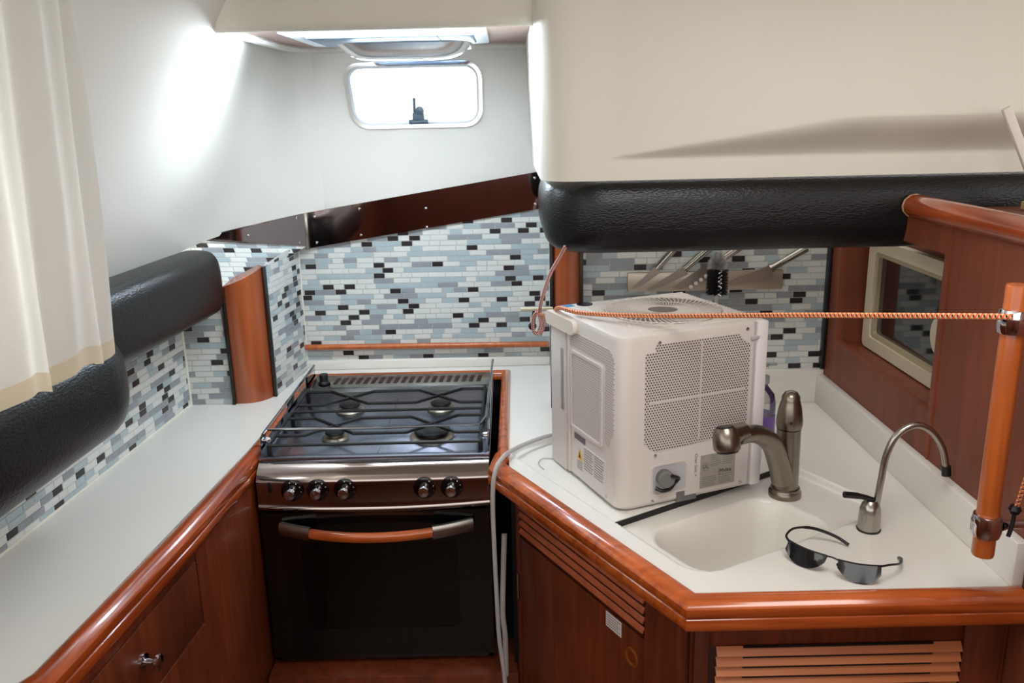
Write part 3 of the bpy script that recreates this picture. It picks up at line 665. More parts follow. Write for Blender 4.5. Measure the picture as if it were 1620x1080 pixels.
# ================================================================== BOLSTER CUSHIONS
def cushion(name, label, path, hw, hh, zc_, power=3.2, endr=.03):
    P = [Vector((p[0], p[1], 0)) for p in path]; N = len(P)
    # arc length
    S = [0]
    for i in range(1, N): S.append(S[-1]+(P[i]-P[i-1]).length)
    tot = S[-1]; vs = []; seg = 32; rows = []
    for i in range(N):
        t = (P[min(i+1, N-1)]-P[max(i-1, 0)]).normalized(); nr = Vector((t.y, -t.x, 0)); dd_ = min(S[i], tot-S[i])
        k = 1 if dd_ >= endr else math.sqrt(max(0.0, 1-(1-dd_/endr)**2))
        inset = (1-k)*endr
        ring_ = []
        for q in range(seg):
            a = 2*PI*q/seg; c, s2 = math.cos(a), math.sin(a); ex = 2/power
            x = (hw-inset)*math.copysign(abs(c)**ex, c); z = (hh-inset)*math.copysign(abs(s2)**ex, s2)
            ring_.append(P[i]+nr*x+Vector((0, 0, zc_[i] if isinstance(zc_, list) else zc_))+Vector((0, 0, z)))
        rows.append(ring_)
    b = MB(); vs = [q for r_ in rows for q in r_]; fs = []
    for i in range(N-1):
        for k in range(seg): fs.append((i*seg+k, i*seg+(k+1) % seg, (i+1)*seg+(k+1) % seg, (i+1)*seg+k))
    fs.append(tuple(range(seg))); fs.append(tuple(range((N-1)*seg, N*seg))); b.add(vs, fs)
    return tag(b.build(name, LEA, angle=50), label, 'cushion')
def densify(P, step=.012, endr=.03):
    P = [Vector((p[0], p[1], 0)) for p in P]; out = [P[0]]
    for i in range(len(P)-1):
        L = (P[i+1]-P[i]).length; n = max(1, int(L/step))
        for k in range(1, n+1): out.append(P[i].lerp(P[i+1], k/n))
    # finer ends
    a = [out[0]+(out[1]-out[0]).normalized()*x for x in (0, .001, .003, .006)]; c = [out[-1]+(out[-2]-out[-1]).normalized()*x for x in (.006, .003, .001, 0)]
    return a+out[1:-1]+c
cpath = [(1.45, 1.715), (.185, 1.715)]+[(.185-.062*math.sin(a), 1.777-.062*math.cos(a)) for a in [PI/2*k/8 for k in range(1, 9)]]+[(.123, 2.035)]
cushion('padded_bolster', 'long black leather padded bolster under the right cream bulkhead', densify(cpath), .055, .0745, 1.418, 2.9, .03)
cushion('padded_bolster', 'black leather bolster on the left hull, the farther of two', densify([(-.828, 1.45), (-.776, 2.108)]), .060, .082, 1.228, 3.4, .014)
c2 = [(-.775, .70), (-.742, 1.42)]+[(-.742-.073*(1-math.cos(a)), 1.42+.06*math.sin(a)*1.6) for a in [PI/2*k/8 for k in range(1, 9)]]+[(-.86, 1.53)]
cushion('padded_bolster', 'nearer black leather bolster on the left, below the white curtain', densify(c2), .055, .088, 1.165, 2.6, .02)
sh = MB().box((-.90, .8, 1.20), (-.80, 1.50, 1.236), .003); tag(sh.build('hull_shelf', POLE), 'light wooden hull shelf behind the nearer left bolster', 'shelf')

# ================================================================== CURTAIN
def curt(u, v):
    y = .78+u*.540; z = 1.98-v*(1.98-(1.262+.018*(1-u))); amp = .005+.008*v
    x = -.645+amp*math.sin(y*42+.7*math.sin(v*2.2))+.006*math.sin(y*95+v*3)
    zb = .008*math.sin(y*42+1.0)*v
    y2 = y+(.055*(1-v)+.008*math.sin(v*2.4))*u
    return (x+.01*v, y2, z+zb)
cu = thing('curtain', 'white cloth curtain hanging at the far left over the bolster', 'curtain', (-.66, 1.1, 1.26))
def solid(fn, nu, nv, t, name, m, par):
    b = MB(); b.grid(fn, nu, nv); b.grid(lambda u, v: tuple(Vector(fn(u, v))+Vector((-t, 0, 0))), nu, nv); b.build(name, m, par, normals=False, angle=80)
solid(lambda u, v: curt(u, v*.965), 120, 40, .0008, 'cloth', CURT, cu)
solid(lambda u, v: tuple(Vector(curt(u, .963+v*.037))+Vector((.0006, 0, 0))), 120, 4, .0022, 'hem', CURTH, cu)

# ================================================================== WHITE APPLIANCE
ang = math.atan2(.369, .929); AC = thing('air_conditioner', 'white cube-shaped portable air conditioner standing on the sink cover', 'appliance', (.188, 1.434, .9015), ang)
W, D, H = .315, .292, .336
def acbox(lo, hi, r):
    pts = rrect(lo[0], lo[1], hi[0], hi[1], r, 6); return pts
b = MB(); r = .026; pts = acbox((0, 0), (W, D), r); m = len(pts); lv_ = [(0.004, .004), (0, .010), (0, H-.012), (.003, H-.004), (.010, H)]
vs = []
for ins, z in lv_:
    for x, y in acbox((ins, ins), (W-ins, D-ins), r): vs.append((x, y, z))
fs = [(j*m+i, j*m+(i+1) % m, (j+1)*m+(i+1) % m, (j+1)*m+i) for j in range(len(lv_)-1) for i in range(m)]+[tuple(range(m))[::-1], tuple(range((len(lv_)-1)*m, len(lv_)*m))]
b.add(vs, fs); body = b.build('body', ACW, AC, local=True, angle=30)
for fx, fy in ((.04, .04), (.27, .04), (.04, .25), (.27, .25)): MB().box((fx-.012, fy-.012, 0), (fx+.012, fy+.012, .006)).build('foot', BLACK, AC, local=True)
# front-right perforated panel with notched corners, frame 0.8 mm proud
pf = [(.052, .130), (.052, .300), (.072, .300), (.072, .314), (.250, .314), (.262, .300), (.276, .292), (.276, .128), (.262, .118), (.080, .110), (.066, .116)]
b = MB(); b.prism([(x, -.0008, z) for x, z in pf], (0, .002, 0)); b.build('perforated_panel', PERF, AC, local=True, smooth=False)
b = MB(); b.box((.168, -.0012, .12), (.171, 0, .31)); b.box((.06, -.0012, .205), (.27, 0, .208)); b.build('stiffening_rib', ACW, AC, local=True)
# side face panels (x = 0)
pl = [(.020, .150), (.020, .292), (.036, .306), (.205, .306), (.205, .275), (.052, .275), (.052, .125), (.040, .118)]
b = MB(); b.prism([(-.0008, y, z) for y, z in pl], (.002, 0, 0)); b.build('perforated_panel', PERFL, AC, local=True, smooth=False)
b = MB(); q = rrect(.062, .108, .195, .268, .006, 3)
q2 = rrect(.068, .114, .189, .262, .004, 3)
b.bm(holed([(-.003, y, z) for y, z in q], [(-.003, y, z) for y, z in q2], (.004, 0, 0))); b.build('grille_frame', ACW, AC, local=True, smooth=False)
b = MB(); b.prism([(-.0009, y, z) for y, z in q2], (.002, 0, 0)); b.build('perforated_panel', PERFL, AC, local=True, smooth=False)
b = MB(); b.box((-.003, .222, .130), (0, .240, .262), .001); b.build('cord_channel', ACW, AC, local=True)
b = MB(); b.box((-.004, .198, .008), (.002, .205, .325), .0015); b.box((-.003, .215, .004), (.002, .285, .300), .0015); b.build('side_ridge', ACW, AC, local=True)
# carry handle
q = rrect(.168, .300, .300, .328, .013, 6); b = MB(); b.prism([(-.009, y, z) for y, z in q], (.014, 0, 0)); b.build('carry_handle', mat('handle_cream', sr(228, 218, 206), .4), AC, local=True, angle=40)
# right column with groove
b = MB(); b.box((.2835, -.0015, .010), (.2885, .001, .333)); b.build('edge_groove', ACG, AC, local=True)
b = MB(); b.box((.291, -.004, .004), (W-.001, .02, .334), .003); b.build('corner_strip', mat('appliance_white_bright', sr(232, 228, 226), .4), AC, local=True)
b = MB(); b.box((.276, -.004, .300), (.300, .0, .307), .001); b.build('clip', ACG, AC, local=True)
# cord recess
q = rrect(.068, .022, .146, .084, .010, 4); qq = rrect(.071, .025, .143, .081, .008, 4)
b = MB(); b.prism([(x, -.0010, z) for x, z in qq], (0, .001, 0)); cr_ = b.build('cord_recess', ACG, AC, local=True, smooth=False)
b = MB(); b.bm(holed([(x, -.0022, z) for x, z in q], [(x, -.0022, z) for x, z in qq], (0, .002, 0))); b.build('recess_rim', ACW, AC, local=True, smooth=False)
b = MB(); b.lathe([(0, 0), (.014, 0), (.016, .003), (.016, .020), (.013, .023), (0, .023)], (.094, -.0015, .058), (-.25, -1, .15), 24); b.build('plug', GREYP, cr_, local=True)
b = MB(); b.tube(catmull([(.096, -.028, .070), (.108, -.024, .064), (.118, -.016, .056), (.110, -.014, .047), (.098, -.018, .040), (.085, -.012, .036), (.076, -.004, .040)], 6), .0035, 8); b.build('plug_cord', BLACK, cr_, local=True)
b = MB(); b.box((.124, -.0012, -.0), (.142, 0, .020)); b.box((.142, -.0012, 0), (.168, 0, .010)); b.build('corner_notch', GREYP, AC, local=True, smooth=False)
# rating label
b = MB(); b.box((.176, -.0013, .018), (.254, 0, .085)); lab = b.build('rating_label', LABELG, AC, local=True, smooth=False); tag(lab, 'grey printed rating label')
RX = Matrix.Rotation(PI/2, 4, 'X')
def ft(body_, size, x, z, par, m=INK, rot=0, y=-.0016): text_mesh('lettering', body_, size, Matrix.Translation((x, y, z)) @ RX @ Matrix.Rotation(rot, 4, 'Z'), m, par, .0001)
ft('Midea', .0115, .232, .047, lab); ft('UL', .010, .187, .061, lab)
b = MB(); b.tube([(.187+.0075*math.cos(a), -.0016, .061+.0075*math.sin(a)) for a in [2*PI*k/20 for k in range(20)]], .0005, 4, closed=True)
b.tube([(.2205-.004*math.cos(a)*1.0, -.0016, .047+.0075*math.sin(a)) for a in [-1.2+2.4*k/10 for k in range(11)]], .0005, 4)
for k in range(15):
    z = .081-k*.0042
    if .040 < z < .056: continue
    for j, (x0, x1) in enumerate(((.198, .222), (.225, .250)) if z > .05 else ((.180, .214), (.217, .250))): b.box((x0, -.0015, z), (x1-.004*((k*7+j*3) % 4)/2, -.0012, z+.0011))
b.build('printed_lines', INKL, lab, local=True, smooth=False)
ft('Over Sink +', .0095, .1655, .068, AC, INKL, -PI/2, -.0004)
for x, z in ((.080, .318), (.268, .322), (.076, .103), (.072, .012), (.268, .014)):
    b = MB(); b.lathe([(0, 0), (.0036, 0), (.003, .0012), (0, .002)], (x, -.0008, z), (0, -1, 0), 12); b.build('screw', CHROME, AC, local=True)
for y, z in ((.045, .018), (.268, .012)):
    b = MB(); b.lathe([(0, 0), (.0036, 0), (.003, .0012), (0, .002)], (-.0008, y, z), (-1, 0, 0), 12); b.build('screw', ACG, AC, local=True)
# side labels
RY = Matrix.Rotation(-PI/2, 4, 'Z') @ RX
b = MB(); b.box((-.0012, .048, .022), (0, .168, .085)); wl = b.build('warning_label', mat('label_offwhite', sr(214, 208, 204), .5), AC, local=True, smooth=False); tag(wl, 'white warning label with yellow triangle')
b = MB(); b.prism([(-.0020, y, z) for y, z in ((.166, .050), (.142, .050), (.154, .074))], (.0008, 0, 0)); b.build('warning_triangle', YEL, wl, local=True, smooth=False)
b = MB(); b.prism([(-.0024, y, z) for y, z in ((.158, .054), (.150, .054), (.1515, .060), (.154, .067), (.157, .059))], (.0006, 0, 0)); b.build('flame_symbol', INK, wl, local=True, smooth=False)
b = MB()
for k in range(9):
    z = .080-k*.0052
    for y0, y1 in ((.135, .098), (.093, .055)): b.box((-.0016, y1+.003*((k*5) % 3), z), (-.0012, y0, z+.0014))
for k in range(5): b.box((-.0016, .143+.002*(k % 2), .045-k*.004), (-.0012, .166, .0462-k*.004))
b.build('printed_lines', INKL, wl, local=True, smooth=False)
b = MB(); yb = .180
for k in range(22): wv = .0008+.0010*((k*5) % 3)/2; b.box((-.0012, yb-wv, .088), (0, yb, .100)); yb -= wv+.0009
b.build('barcode', INKL, AC, local=True, smooth=False)
# top grille: swirling fan fins inside a ring, slats, display, sticker
gx, gy, gz_ = .178, .150, H
b = MB()
for rr in (.030, .070, .112): b.tube([(gx+rr*math.cos(a), gy+rr*math.sin(a), gz_+.0015) for a in [2*PI*k/56 for k in range(56)]], .0013, 6, closed=True)
for k in range(64):
    a = 2*PI*k/64; p = []
    for t in (0, .25, .5, .75, 1): rr = .031+t*.080; aa = a+.35*t; p.append((gx+rr*math.cos(aa), gy+rr*math.sin(aa), gz_+.002))
    b.tube(p, .0012, 5)
b.build('fan_guard', ACW, AC, local=True, angle=60)
b = MB(); b.lathe([(.028, 0), (.114, 0), (.114, .0008), (.028, .0008)], (gx, gy, gz_-.0002), seg=56); b.build('fan_opening', mat('fan_shadow', sr(126, 112, 102), .6), AC, local=True)
b = MB()
for k in range(26):
    y = .02+k*.010; x0 = gx+math.sqrt(max(0, .118**2-(y-gy)**2)) if abs(y-gy) < .118 else gx; b.box((x0, y, gz_-.001), (W-.012, y+.004, gz_+.0018), .0006)
    x1 = gx-math.sqrt(max(0, .118**2-(y-gy)**2)) if abs(y-gy) < .118 else gx
    if x1 > .058 and y < .25: b.box((.055, y, gz_-.001), (x1, y+.004, gz_+.0018), .0006)
b.build('slat_grille', ACW, AC, local=True, angle=60)
b = MB(); b.lathe([(0, 0), (.0165, 0), (.0165, .0014), (0, .0014)], (.066, .268, gz_-.0002), seg=28); b.build('display', mat('display_dark', sr(24, 18, 44), .15), AC, local=True)
b = MB(); b.box((.014, .262, gz_-.0002), (.040, .280, gz_+.0008)); b.build('energy_sticker', BLUE, AC, local=True)
for k in range(5): MB().lathe([(0, 0), (.004, 0), (.004, .001), (0, .0013)], (.11+k*.022, .277, gz_-.0002), seg=14).build('button', ACG, AC, local=True)
b = MB(); b.box((.225, .270, gz_-.0002), (.245, .282, gz_+.0008)); b.build('logo_patch', mat('logo_blue', sr(110, 140, 165), .4), AC, local=True)
# sink cover under it
e1 = Vector((.870, .492, 0)); e2 = Vector((-.492, .870, 0))
def uvw(u, v, z): q = e1*u+e2*v; return (q.x, q.y, z)
b = MB(); b.prism([uvw(.8480, 1.135, .8885), uvw(1.262, 1.150, .8885), uvw(1.262, 1.45, .8885), uvw(.8480, 1.45, .8885)], (0, 0, .0112)); co = b.build('sink_cover', mat('cover_edge', sr(22, 21, 20), .6), smooth=False)
tag(co, 'flat sink cover board with black edge under the white appliance', 'sink cover')
b = MB(); b.prism([uvw(.8480, 1.137, .8997), uvw(1.261, 1.152, .8997), uvw(1.261, 1.449, .8997), uvw(.8480, 1.449, .8997)], (0, 0, .0012)); b.build('cover_top', COUNTER, co, smooth=False)

# ================================================================== FAUCET, TAP
fa = thing('faucet', 'brushed nickel pull-out kitchen faucet behind the sink', 'faucet', (.525, 1.528, .888))
b = MB(); b.lathe([(0, 0), (.031, 0), (.031, .010), (.029, .013), (.0275, .016), (.0275, .018), (0, .018)], (.525, 1.528, .888), seg=36); b.build('base', NICKEL, fa)
b = MB(); b.lathe([(0, .014), (.0245, .014), (.0235, .06), (.0225, .136), (.0225, .139), (0, .139)], (.525, 1.528, .888), seg=36); b.build('column', NICKEL, fa)
b = MB(); b.lathe([(0, .141), (.0235, .141), (.0250, .150), (.0245, .158), (.0215, .180), (.0188, .190), (.0172, .196), (.0168, .203), (.012, .2105), (.005, .2135), (0, .214)], (.525, 1.528, .888), seg=36); lev = b.build('lever_cap', NICKEL, fa)
MB().lathe([(0, 0), (.0022, 0), (.0022, .001), (0, .001)], (.520, 1.5035, 1.046), (-.1, -1, .1), 10).build('set_screw', BLACK, lev)
sp = catmull([(.517, 1.521, .925), (.503, 1.509, .965), (.480, 1.485, 1.012), (.450, 1.455, 1.042), (.420, 1.428, 1.057), (.390, 1.402, 1.062)], 7)
b = MB(); b.tube(sp, [.0225-.006*min(1, k/(len(sp)-1)*1.3) for k in range(len(sp))], 24); b.build('spout', NICKEL, fa, angle=60)
hd = MB(); hd.lathe([(0, .020), (.0165, .020), (.0215, .012), (.0235, .0), (.0240, -.014), (.0225, -.019), (0, -.019)], (.366, 1.378, 1.068), (-.10, .22, 1), 32); hdo = hd.build('spray_head', NICKEL, fa)
MB().lathe([(0, -.0195), (.0195, -.0195), (.0185, -.0235), (0, -.0235)], (.366, 1.378, 1.068), (-.10, .22, 1), 28).build('nozzle_ring', BLACK, hdo)
MB().lathe([(.004, .0205), (.0155, .0205), (.014, .0225), (.004, .0225)], (.366, 1.378, 1.068), (-.10, .22, 1), 28).build('rubber_collar', BLACK, hdo)
b = MB(); b.tube(catmull([(.405, 1.415, 1.066), (.385, 1.397, 1.068), (.370, 1.383, 1.068)], 5), [.0165]*5+[.018]*6, 20); b.build('head_neck', NICKEL, fa)
ta = thing('drinking_water_tap', 'small gooseneck drinking water tap with black lever beside the sunglasses', 'tap', (.618, 1.358, .9))
b = MB(); b.lathe([(0, 0), (.0200, 0), (.0205, .003), (0, .003)], (.618, 1.358, .9), seg=28); b.build('gasket', BLACK, ta)
b = MB(); b.lathe([(0, .003), (.0190, .003), (.0182, .030), (.0175, .040), (.0145, .050), (.009, .056), (0, .057)], (.618, 1.358, .9), seg=32); b.build('body', BRUSH, ta)
gp = catmull([(.628, 1.358, .950), (.632, 1.358, .995), (.637, 1.358, 1.040), (.651, 1.358, 1.075), (.679, 1.358, 1.093), (.708, 1.358, 1.083), (.732, 1.358, 1.050), (.742, 1.358, 1.012)], 8)
b = MB(); b.tube(gp, .0058, 14); sp_ = b.build('spout', BRUSH, ta); b = MB(); b.tube([(.7415, 1.358, 1.017), (.744, 1.358, 1.000)], .0078, 16); b.build('spout_tip', BLACK, sp_)
b = MB(); b.tube(catmull([(.622, 1.358, .957), (.608, 1.356, .962), (.590, 1.352, .968), (.566, 1.347, .973)], 4), [.0045]*4+[.005]*4+[.0058]*5, 10); b.build('lever', BLACK, ta)

# ================================================================== SUNGLASSES
sg = thing('sunglasses', 'black half-rim sunglasses lying open on the counter edge', 'sunglasses', (.51, 1.21, .9))
A1 = Vector((.448, 1.270, .930)); A2 = Vector((.493, 1.218, .929)); B1 = Vector((.505, 1.206, .929)); B2 = Vector((.564, 1.182, .930))
def lens(P, Q, hgt):
    b = MB(); n1 = 28; ud = Q-P; nrm = Vector((ud.y, -ud.x, 0)).normalized(); nrm = nrm if nrm.y < 0 else -nrm
    def f(u, v, o=0):
        hh = hgt*(1-abs(2*u-1)**2.8*.6)*(1-.25*(u if Q is A2 else 1-u)**3); p = P+ud*u+Vector((0, 0, -v*hh))+nrm*(.005*math.sin(PI*u)+.009*v+o); return tuple(p)
    b.grid(lambda u, v: f(u, v), n1, 8); b.grid(lambda u, v: f(u, v, -.0018), n1, 8); return b, f
for P, Q in ((A1, A2), (B1, B2)):
    b, f = lens(P, Q, .0290); b.build('lens', SUNG, sg, normals=False, angle=80)
    b = MB(); b.tube([Vector(f(u/11, 0, -.0009))+Vector((0, 0, .0004)) for u in range(12)], .0014, 6); b.build('brow_bar', BLACK, sg)
b = MB(); b.tube(catmull([A2, (.499, 1.211, .9305), B1], 5), .0014, 8); b.build('bridge', BLACK, sg)
b = MB(); b.tube(catmull([A1, (.449, 1.285, .932), (.470, 1.308, .932), (.505, 1.320, .925), (.540, 1.312, .914), (.560, 1.298, .904)], 6), [.0020]*16+[.0028]*15, 8); b.build('temple', BLACK, sg)
b = MB(); b.tube(catmull([B2, (.580, 1.189, .928), (.603, 1.206, .920), (.620, 1.235, .911), (.624, 1.252, .904)], 6), [.0018]*14+[.0026]*11, 8); b.build('temple', BLACK, sg)
for q, xx in ((A2, -.004), (B1, .004)): MB().lathe([(0, 0), (.003, .001), (.003, .003), (0, .004)], q+Vector((xx, .004, -.012)), (0, 1, 0), 10).build('nose_pad', BLACK, sg)

# ================================================================== KNIVES, STRIP, BRUSH, SOAP
b = MB(); b.box((.283, 2.032, 1.192), (.660, 2.042, 1.240), .003); ms = b.build('magnetic_knife_strip', STRIP); tag(ms, 'steel magnetic knife strip mounted on the tiles behind the appliance', 'knife rack')
def knife(label, tip, hstart, hend, wd, holes=0):
    T = Vector((tip[0], 2.0305, tip[1])); A = Vector((hstart[0], 2.0305, hstart[1])); E = Vector((hend[0], 2.026, hend[1])); d = (A-T).normalized(); up = Vector((-d.z, 0, d.x))
    if up.z < 0: up = -up
    o = thing('kitchen_knife', label, 'knife', A, 0, 'knives on the magnetic strip')
    n_ = 10; top = [T+(A-T)*k/n_+up*wd*.32 for k in range(n_+1)]; bot = [T+(A-T)*k/n_+up*(wd*.32-wd*min(1, (k/n_)**.55*1.0)) for k in range(n_+1)]
    b = MB(); b.prism(top+bot[::-1][:-1], (0, -.002, 0)); bl = b.build('blade', KNIFE, o, smooth=False)
    if holes:
        for k in range(holes): c = T.lerp(A, .30+.12*k)-up*wd*.25; MB().lathe([(0, 0), (.005, 0), (.005, .0004), (0, .0004)], (c.x, 2.0283, c.z), (0, -1, 0), 12).build('hollow', PAPER, bl)
    b = MB(); hp_ = [A, A.lerp(E, .1), A.lerp(E, .5), E]; b.tube(hp_, [wd*.42, .008, .0085, .010], 12); b.build('handle', BRUSH, o)
knife('narrow dark knife, leftmost on the magnetic strip', (.298, 1.196), (.352, 1.250), (.40, 1.305), .020)
knife('knife second from left on the magnetic strip', (.335, 1.192), (.420, 1.247), (.480, 1.300), .022)
knife('broad knife with pale hollows, directly left of the bottle brush', (.400, 1.190), (.500, 1.262), (.575, 1.315), .042, 4)
knife('long broad knife right of the bottle brush', (.520, 1.198), (.627, 1.243), (.710, 1.292), .030)
br = thing('bottle_brush', 'dark bristled bottle brush standing upright behind the appliance', 'brush', (.475, 1.93, .9))
b = MB(); b.tube([(.475, 1.93, .903), (.475, 1.93, 1.305)], .004, 10); b.lathe([(0, 0), (.02, 0), (.02, .008), (0, .010)], (.475, 1.93, .9005)); b.build('handle', CREAMW, br)
rnd = random.Random(2); b = MB()
def bush(r0, z0, z1, nrows, nper, jit, cap_):
    for i_ in range(nrows):
        z = z0+(z1-z0)*i_/(nrows-1)
        for k in range(nper):
            a = 2*PI*(k+rnd.random()*.8)/nper+i_*.37; L = r0*(1-jit*rnd.random()); c = Vector((.475, 1.93, z)); e_ = cap_*i_/(nrows-1)*1.45+(rnd.random()-.5)*.25
            dv = Vector((math.cos(a)*math.cos(e_), math.sin(a)*math.cos(e_), math.sin(e_))); q = dv.cross(Vector((.05, .05, 1))).normalized()*.0011; t_ = q*.4
            b.add([c+q, c-q, c+dv*L-t_, c+dv*L+t_, c+dv*L*.6+Vector((0, 0, .0012))], [(0, 1, 4), (1, 2, 4), (2, 3, 4), (3, 0, 4), (0, 3, 2, 1)])
bush(.027, 1.206, 1.262, 26, 60, .10, 0); b.build('bristles', BRIS, br, smooth=False)
b = MB(); bush(.027, 1.266, 1.280, 9, 60, .12, 1.0); b.build('tip_bristles', BRISW, br, smooth=False)
b = MB(); b.tube([(.475+.004*math.cos(k*.8), 1.9035+.001*math.sin(k*.8), 1.206+k*.0012) for k in range(50)], .0011, 5); b.build('wire_core', CHROME, br)
so = thing('soap_bottle', 'clear pump soap bottle with purple label beside the appliance', 'bottle', (.553, 1.80, .9))
bp_ = [(0, 0), (.028, 0), (.031, .004), (.031, .085), (.027, .105), (.015, .120), (.012, .124), (.012, .132), (0, .132)]
b = MB(); b.lathe(bp_, (.553, 1.80, .9005)); b.build('bottle', SOAP, so)
b = MB(); b.lathe([(.0314, .010), (.0318, .010), (.0318, .058), (.0314, .058)], (.553, 1.80, .9005)); b.build('label', PURP, so)
b = MB(); b.lathe([(0, .002), (.029, .002), (.029, .05), (0, .05)], (.553, 1.80, .9005)); b.build('liquid', mat('soap_liquid', sr(170, 164, 190), .2), so)
b = MB(); b.lathe([(0, .130), (.015, .130), (.015, .146), (.006, .149), (.005, .168), (.012, .169), (.012, .176), (0, .177)], (.553, 1.80, .9005)); b.box((.535, 1.796, 1.0695), (.583, 1.804, 1.0765), .002); b.build('pump', mat('pump_clear', sr(150, 154, 156), .3), so)

# ================================================================== RIGHT RECESS: PORT FRAME
wf = thing('window_2', 'cream framed port with dark glass set in the wooden recess on the right', None, (.85, 1.7, 1.07)); wf['kind'] = 'structure'
q = rrect(1.36, 1.070, 1.958, 1.325, .014, 5); q2 = rrect(1.40, 1.098, 1.922, 1.297, .010, 5)
b = MB(); b.bm(holed([(.832, y, z) for y, z in q], [(.832, y, z) for y, z in q2], (.018, 0, 0))); b.build('window_frame', CREAMF, wf, angle=30)
q3 = rrect(1.410, 1.108, 1.913, 1.287, .008, 4)
b = MB(); b.bm(holed([(.836, y, z) for y, z in q2], [(.836, y, z) for y, z in q3], (.01, 0, 0))); b.build('inner_seal', mat('seal_tan', sr(170, 156, 128), .5), wf, angle=30)
b = MB(); b.box((.8455, 1.40, 1.098), (.8495, 1.922, 1.297)); b.build('pane', DARKGL, wf, smooth=False)
b = MB(); b.lathe([(0, 0), (.042, 0), (.042, .004), (.034, .006), (0, .006)], (.843, 1.612, 1.178), (-1, 0, 0), 32); b.build('round_cap', CREAMF, wf)

# shelf top and moulding above the partition
sm = thing('shelf_top', 'reddish wooden shelf top with rounded edge over the right partition', 'shelf', (.9, 1.4, 1.41))
b = MB(); b.box((.79, .3, 1.412), (1.5, 1.655, 1.424)); b.build('shelf_board', PART, sm, smooth=False)
mp_ = [(.0, -.020), (.014, -.018), (.024, -.008), (.026, .002), (.022, .014), (.012, .022), (0, .024), (-.014, .020), (-.02, .004), (-.02, -.012)]
b = MB(); b.sweep([(.785, 1.650, 1.428), (.785, .30, 1.428)], mp_, side=1); b.build('rounded_edge', WOODY, sm, angle=45)
b = MB(); b.sweep([(.785, 1.656, 1.428), (.785, 1.650, 1.428)], [(x*1.02, z*1.02) for x, z in mp_], side=1); b.build('end_cap', mat('endgrain', sr(214, 170, 130), .5), sm, angle=45)
stk = MB(); stk.obox((.930, 1.56, 1.518), (.455, 0, -.89), (0, 1, 0), (.89, 0, .455), .205, .010, .016, .002); tag(stk.build('white_stick', CREAMW), 'slanting white plastic strip standing on the shelf at the right edge', 'plastic strip')
b = MB(); b.box((.955, 1.53, 1.4245), (1.02, 1.60, 1.440), .002); tag(b.build('tan_block', mat('tan_wood', sr(196, 170, 120), .6)), 'small tan block lying on the shelf at the right edge', 'block')
b = MB(); b.tube(catmull([(.925, 1.50, 1.4265), (.945, 1.495, 1.427), (.960, 1.505, 1.4265), (.972, 1.49, 1.427)], 5), .002, 6); tag(b.build('wire_offcut', CREAMW), 'tiny white wire scrap on the shelf beside the tan block', 'wire')

# ================================================================== POLE + BRACKETS
po = thing('grab_pole', 'short orange wooden grab pole with chrome clamps at the right', 'grab rail', (.668, 1.10, .995))
b = MB(); b.lathe([(0, .993), (.0140, .993), (.0150, .996), (.0150, 1.384), (.0140, 1.387), (0, 1.387)], (.668, 1.10, 0), seg=28); b.build('rod', POLE, po)
for z in (1.040, 1.338):
    b = MB(); b.lathe([(.0152, -.017), (.0185, -.016), (.0205, -.008), (.0205, .008), (.0185, .016), (.0152, .017)], (.668, 1.10, z), seg=28); b.tube([(.688, 1.10, z), (.70, 1.10, z), (.762, 1.10, z)], [.010, .0065, .0065], 14); b.lathe([(0, 0), (.016, 0), (.014, .005), (0, .006)], (.7625, 1.10, z), (-1, 0, 0), 20)
    b.build('clamp', CHROME, po)
b = MB(); b.lathe([(0, -.006), (.006, -.006), (.009, 0), (.006, .006), (0, .006)], (.699, 1.09, 1.068), (0, 0, 1), 14); b.tube(catmull([(.699, 1.09, 1.066), (.697, 1.088, 1.045), (.693, 1.087, 1.028)], 4), .003, 8)
tag(b.build('cord_hook', BLACK), 'black plastic cord hook tied at the lower pole clamp', 'hook')
def rope(name, pts, r, m, label, cat='elastic cord', n=10):
    P = catmull(pts, n); me_b = MB().tube(P, r, 10); o = me_b.build(name, m); me = o.data; uvl = me.uv_layers.new(name='UVMap'); S = [0]
    for i in range(1, len(P)): S.append(S[-1]+(P[i]-P[i-1]).length)
    N = len(P)
    for poly in me.polygons:
        ks = [me.loops[li].vertex_index for li in poly.loop_indices]; angs = [k % 10 for k in ks]; wrap = (9 in angs and 0 in angs)
        for li, k in zip(poly.loop_indices, ks):
            a = k % 10; a = 10 if (wrap and a == 0) else a; uvl.data[li].uv = (S[min(k//10, N-1)], a/10)
    return tag(o, label, cat)
rope('bungee_cord', [(.055, 1.985, 1.148), (.060, 1.975, 1.160), (.074, 1.90, 1.172), (.088, 1.75, 1.212), (.096, 1.655, 1.2435), (.140, 1.590, 1.2465), (.26, 1.478, 1.265), (.45, 1.29, 1.306), (.62, 1.118, 1.341), (.655, 1.082, 1.348)], .0043, ROPE,
     'orange braided bungee cord stretched over the appliance to the pole')
rope('bungee_cord', [(.112, 1.70, 1.360), (.104, 1.735, 1.335), (.085, 1.80, 1.285), (.070, 1.88, 1.215), (.066, 1.95, 1.165), (.070, 1.965, 1.135), (.062, 1.968, 1.112), (.052, 1.965, 1.118), (.052, 1.965, 1.150), (.062, 1.96, 1.165), (.074, 1.962, 1.150), (.074, 1.968, 1.122), (.066, 1.97, 1.108)], .0042, ROPE2,
     'red and white braided cord hanging from the right bolster to the wall hook')
rope('bungee_cord', [(.700, 1.088, 1.072), (.706, 1.085, 1.12), (.716, 1.08, 1.20), (.735, 1.07, 1.32), (.76, 1.05, 1.45)], .0035, ROPE, 'braided elastic cord rising beside the pole at the right edge')
hk = thing('wall_hook', 'cream wall hook with black knob at the right end of the stove alcove', 'hook', (.06, 2.0, 1.12))
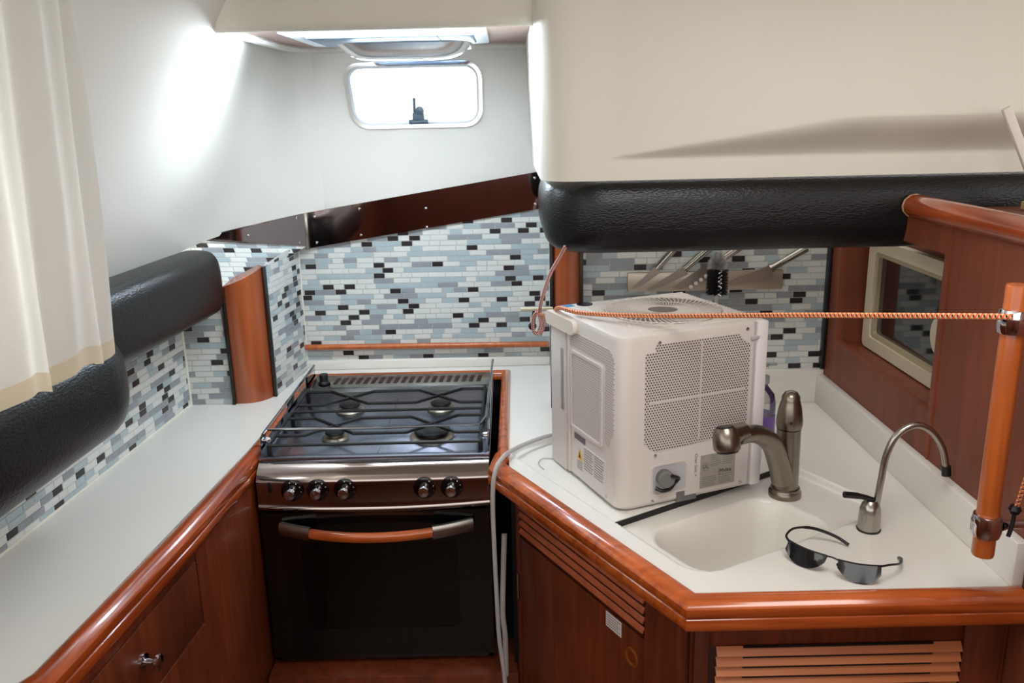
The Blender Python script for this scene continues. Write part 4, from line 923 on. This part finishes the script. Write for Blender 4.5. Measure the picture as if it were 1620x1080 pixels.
b = MB(); b.box((.022, 1.992, 1.160), (.100, 2.002, 1.168), .002); b.build('arm', CREAMF, hk)
b = MB(); b.lathe([(0, 0), (.008, 0), (.010, .004), (.008, .010), (0, .012)], (.050, 2.0, 1.122), (0, -1, 0), 16); b.tube([(.052, 2.002, 1.128), (.056, 2.002, 1.162)], .005, 8); b.build('knob', BLACK, hk)
# power cord
rope('power_cord', [(.085, 1.83, .906), (.060, 1.81, .907), (.020, 1.77, .908), (-.012, 1.715, .914), (-.026, 1.665, .921), (-.040, 1.635, .908), (-.047, 1.622, .86), (-.047, 1.615, .76), (-.045, 1.61, .64), (-.042, 1.61, .53), (-.034, 1.605, .45), (-.030, 1.60, .36), (-.034, 1.60, .25)], .0048, CORDM,
     'light grey power cord running from the counter down past the stove', 'cord', 8)
b = MB(); b.tube(catmull([(-.026, 1.675, .74), (-.030, 1.67, .66), (-.034, 1.66, .56), (-.030, 1.655, .50), (-.030, 1.652, .405)], 6), .006, 10); tag(b.build('supply_hose', CORDM), 'short pale hose standing in the gap right of the stove', 'hose')
b = MB(); b.tube(catmull([(.085, 1.70, .9025), (.060, 1.70, .9035), (.050, 1.675, .9025), (.060, 1.645, .9025)], 8), .0012, 6); tag(b.build('thin_wire', CORDM), 'thin grey wire loop on the counter left of the appliance', 'wire')

# ================================================================== HATCH
hh = thing('deck_hatch', 'overhead deck hatch with smoked acrylic blind tray above the port', 'hatch', (-.255, 2.06, 1.80))
b = MB(); b.bm(holed([(x, y, 1.790) for x, y in rrect(-.475, 1.86, -.040, 2.275, .03, 4)], [(x, y, 1.790) for x, y in rrect(-.440, 1.89, -.070, 2.235, .02, 4)], (0, 0, .045))); b.build('frame', mat('hatch_white', sr(220, 226, 232), .3), hh, angle=30)
b = MB(); b.box((-.440, 1.99, 1.786), (-.150, 2.235, 1.798), .003); b.box((-.150, 1.99, 1.786), (-.07, 2.20, 1.798), .003); b.build('blind_cassette', HATCHD, hh)
b = MB(); b.box((-.150, 2.19, 1.778), (-.085, 2.29, 1.789), .003); lp = b.build('latch_plate', mat('latch_white', sr(238, 242, 246), .3), hh)
for x in (-.135, -.105): MB().lathe([(0, 0), (.006, 0), (.006, .004), (0, .004)], (x, 2.235, 1.778), (0, 0, -1), 10).build('latch_pin', GREYP, lp)
def tray(u, v):
    x = -.407+u*.328; t = v; e = 1-abs(2*u-1)**6; yy = 2.13+t*.10; z = 1.789-.040*e*math.sin(PI*min(1, t*.72)); return (x, yy, z)
b = MB(); b.grid(tray, 40, 16); b.grid(lambda u, v: tuple(Vector(tray(u, v))+Vector((0, 0, .002))), 40, 16); b.build('acrylic_tray', LENSM, hh, normals=False, angle=80)
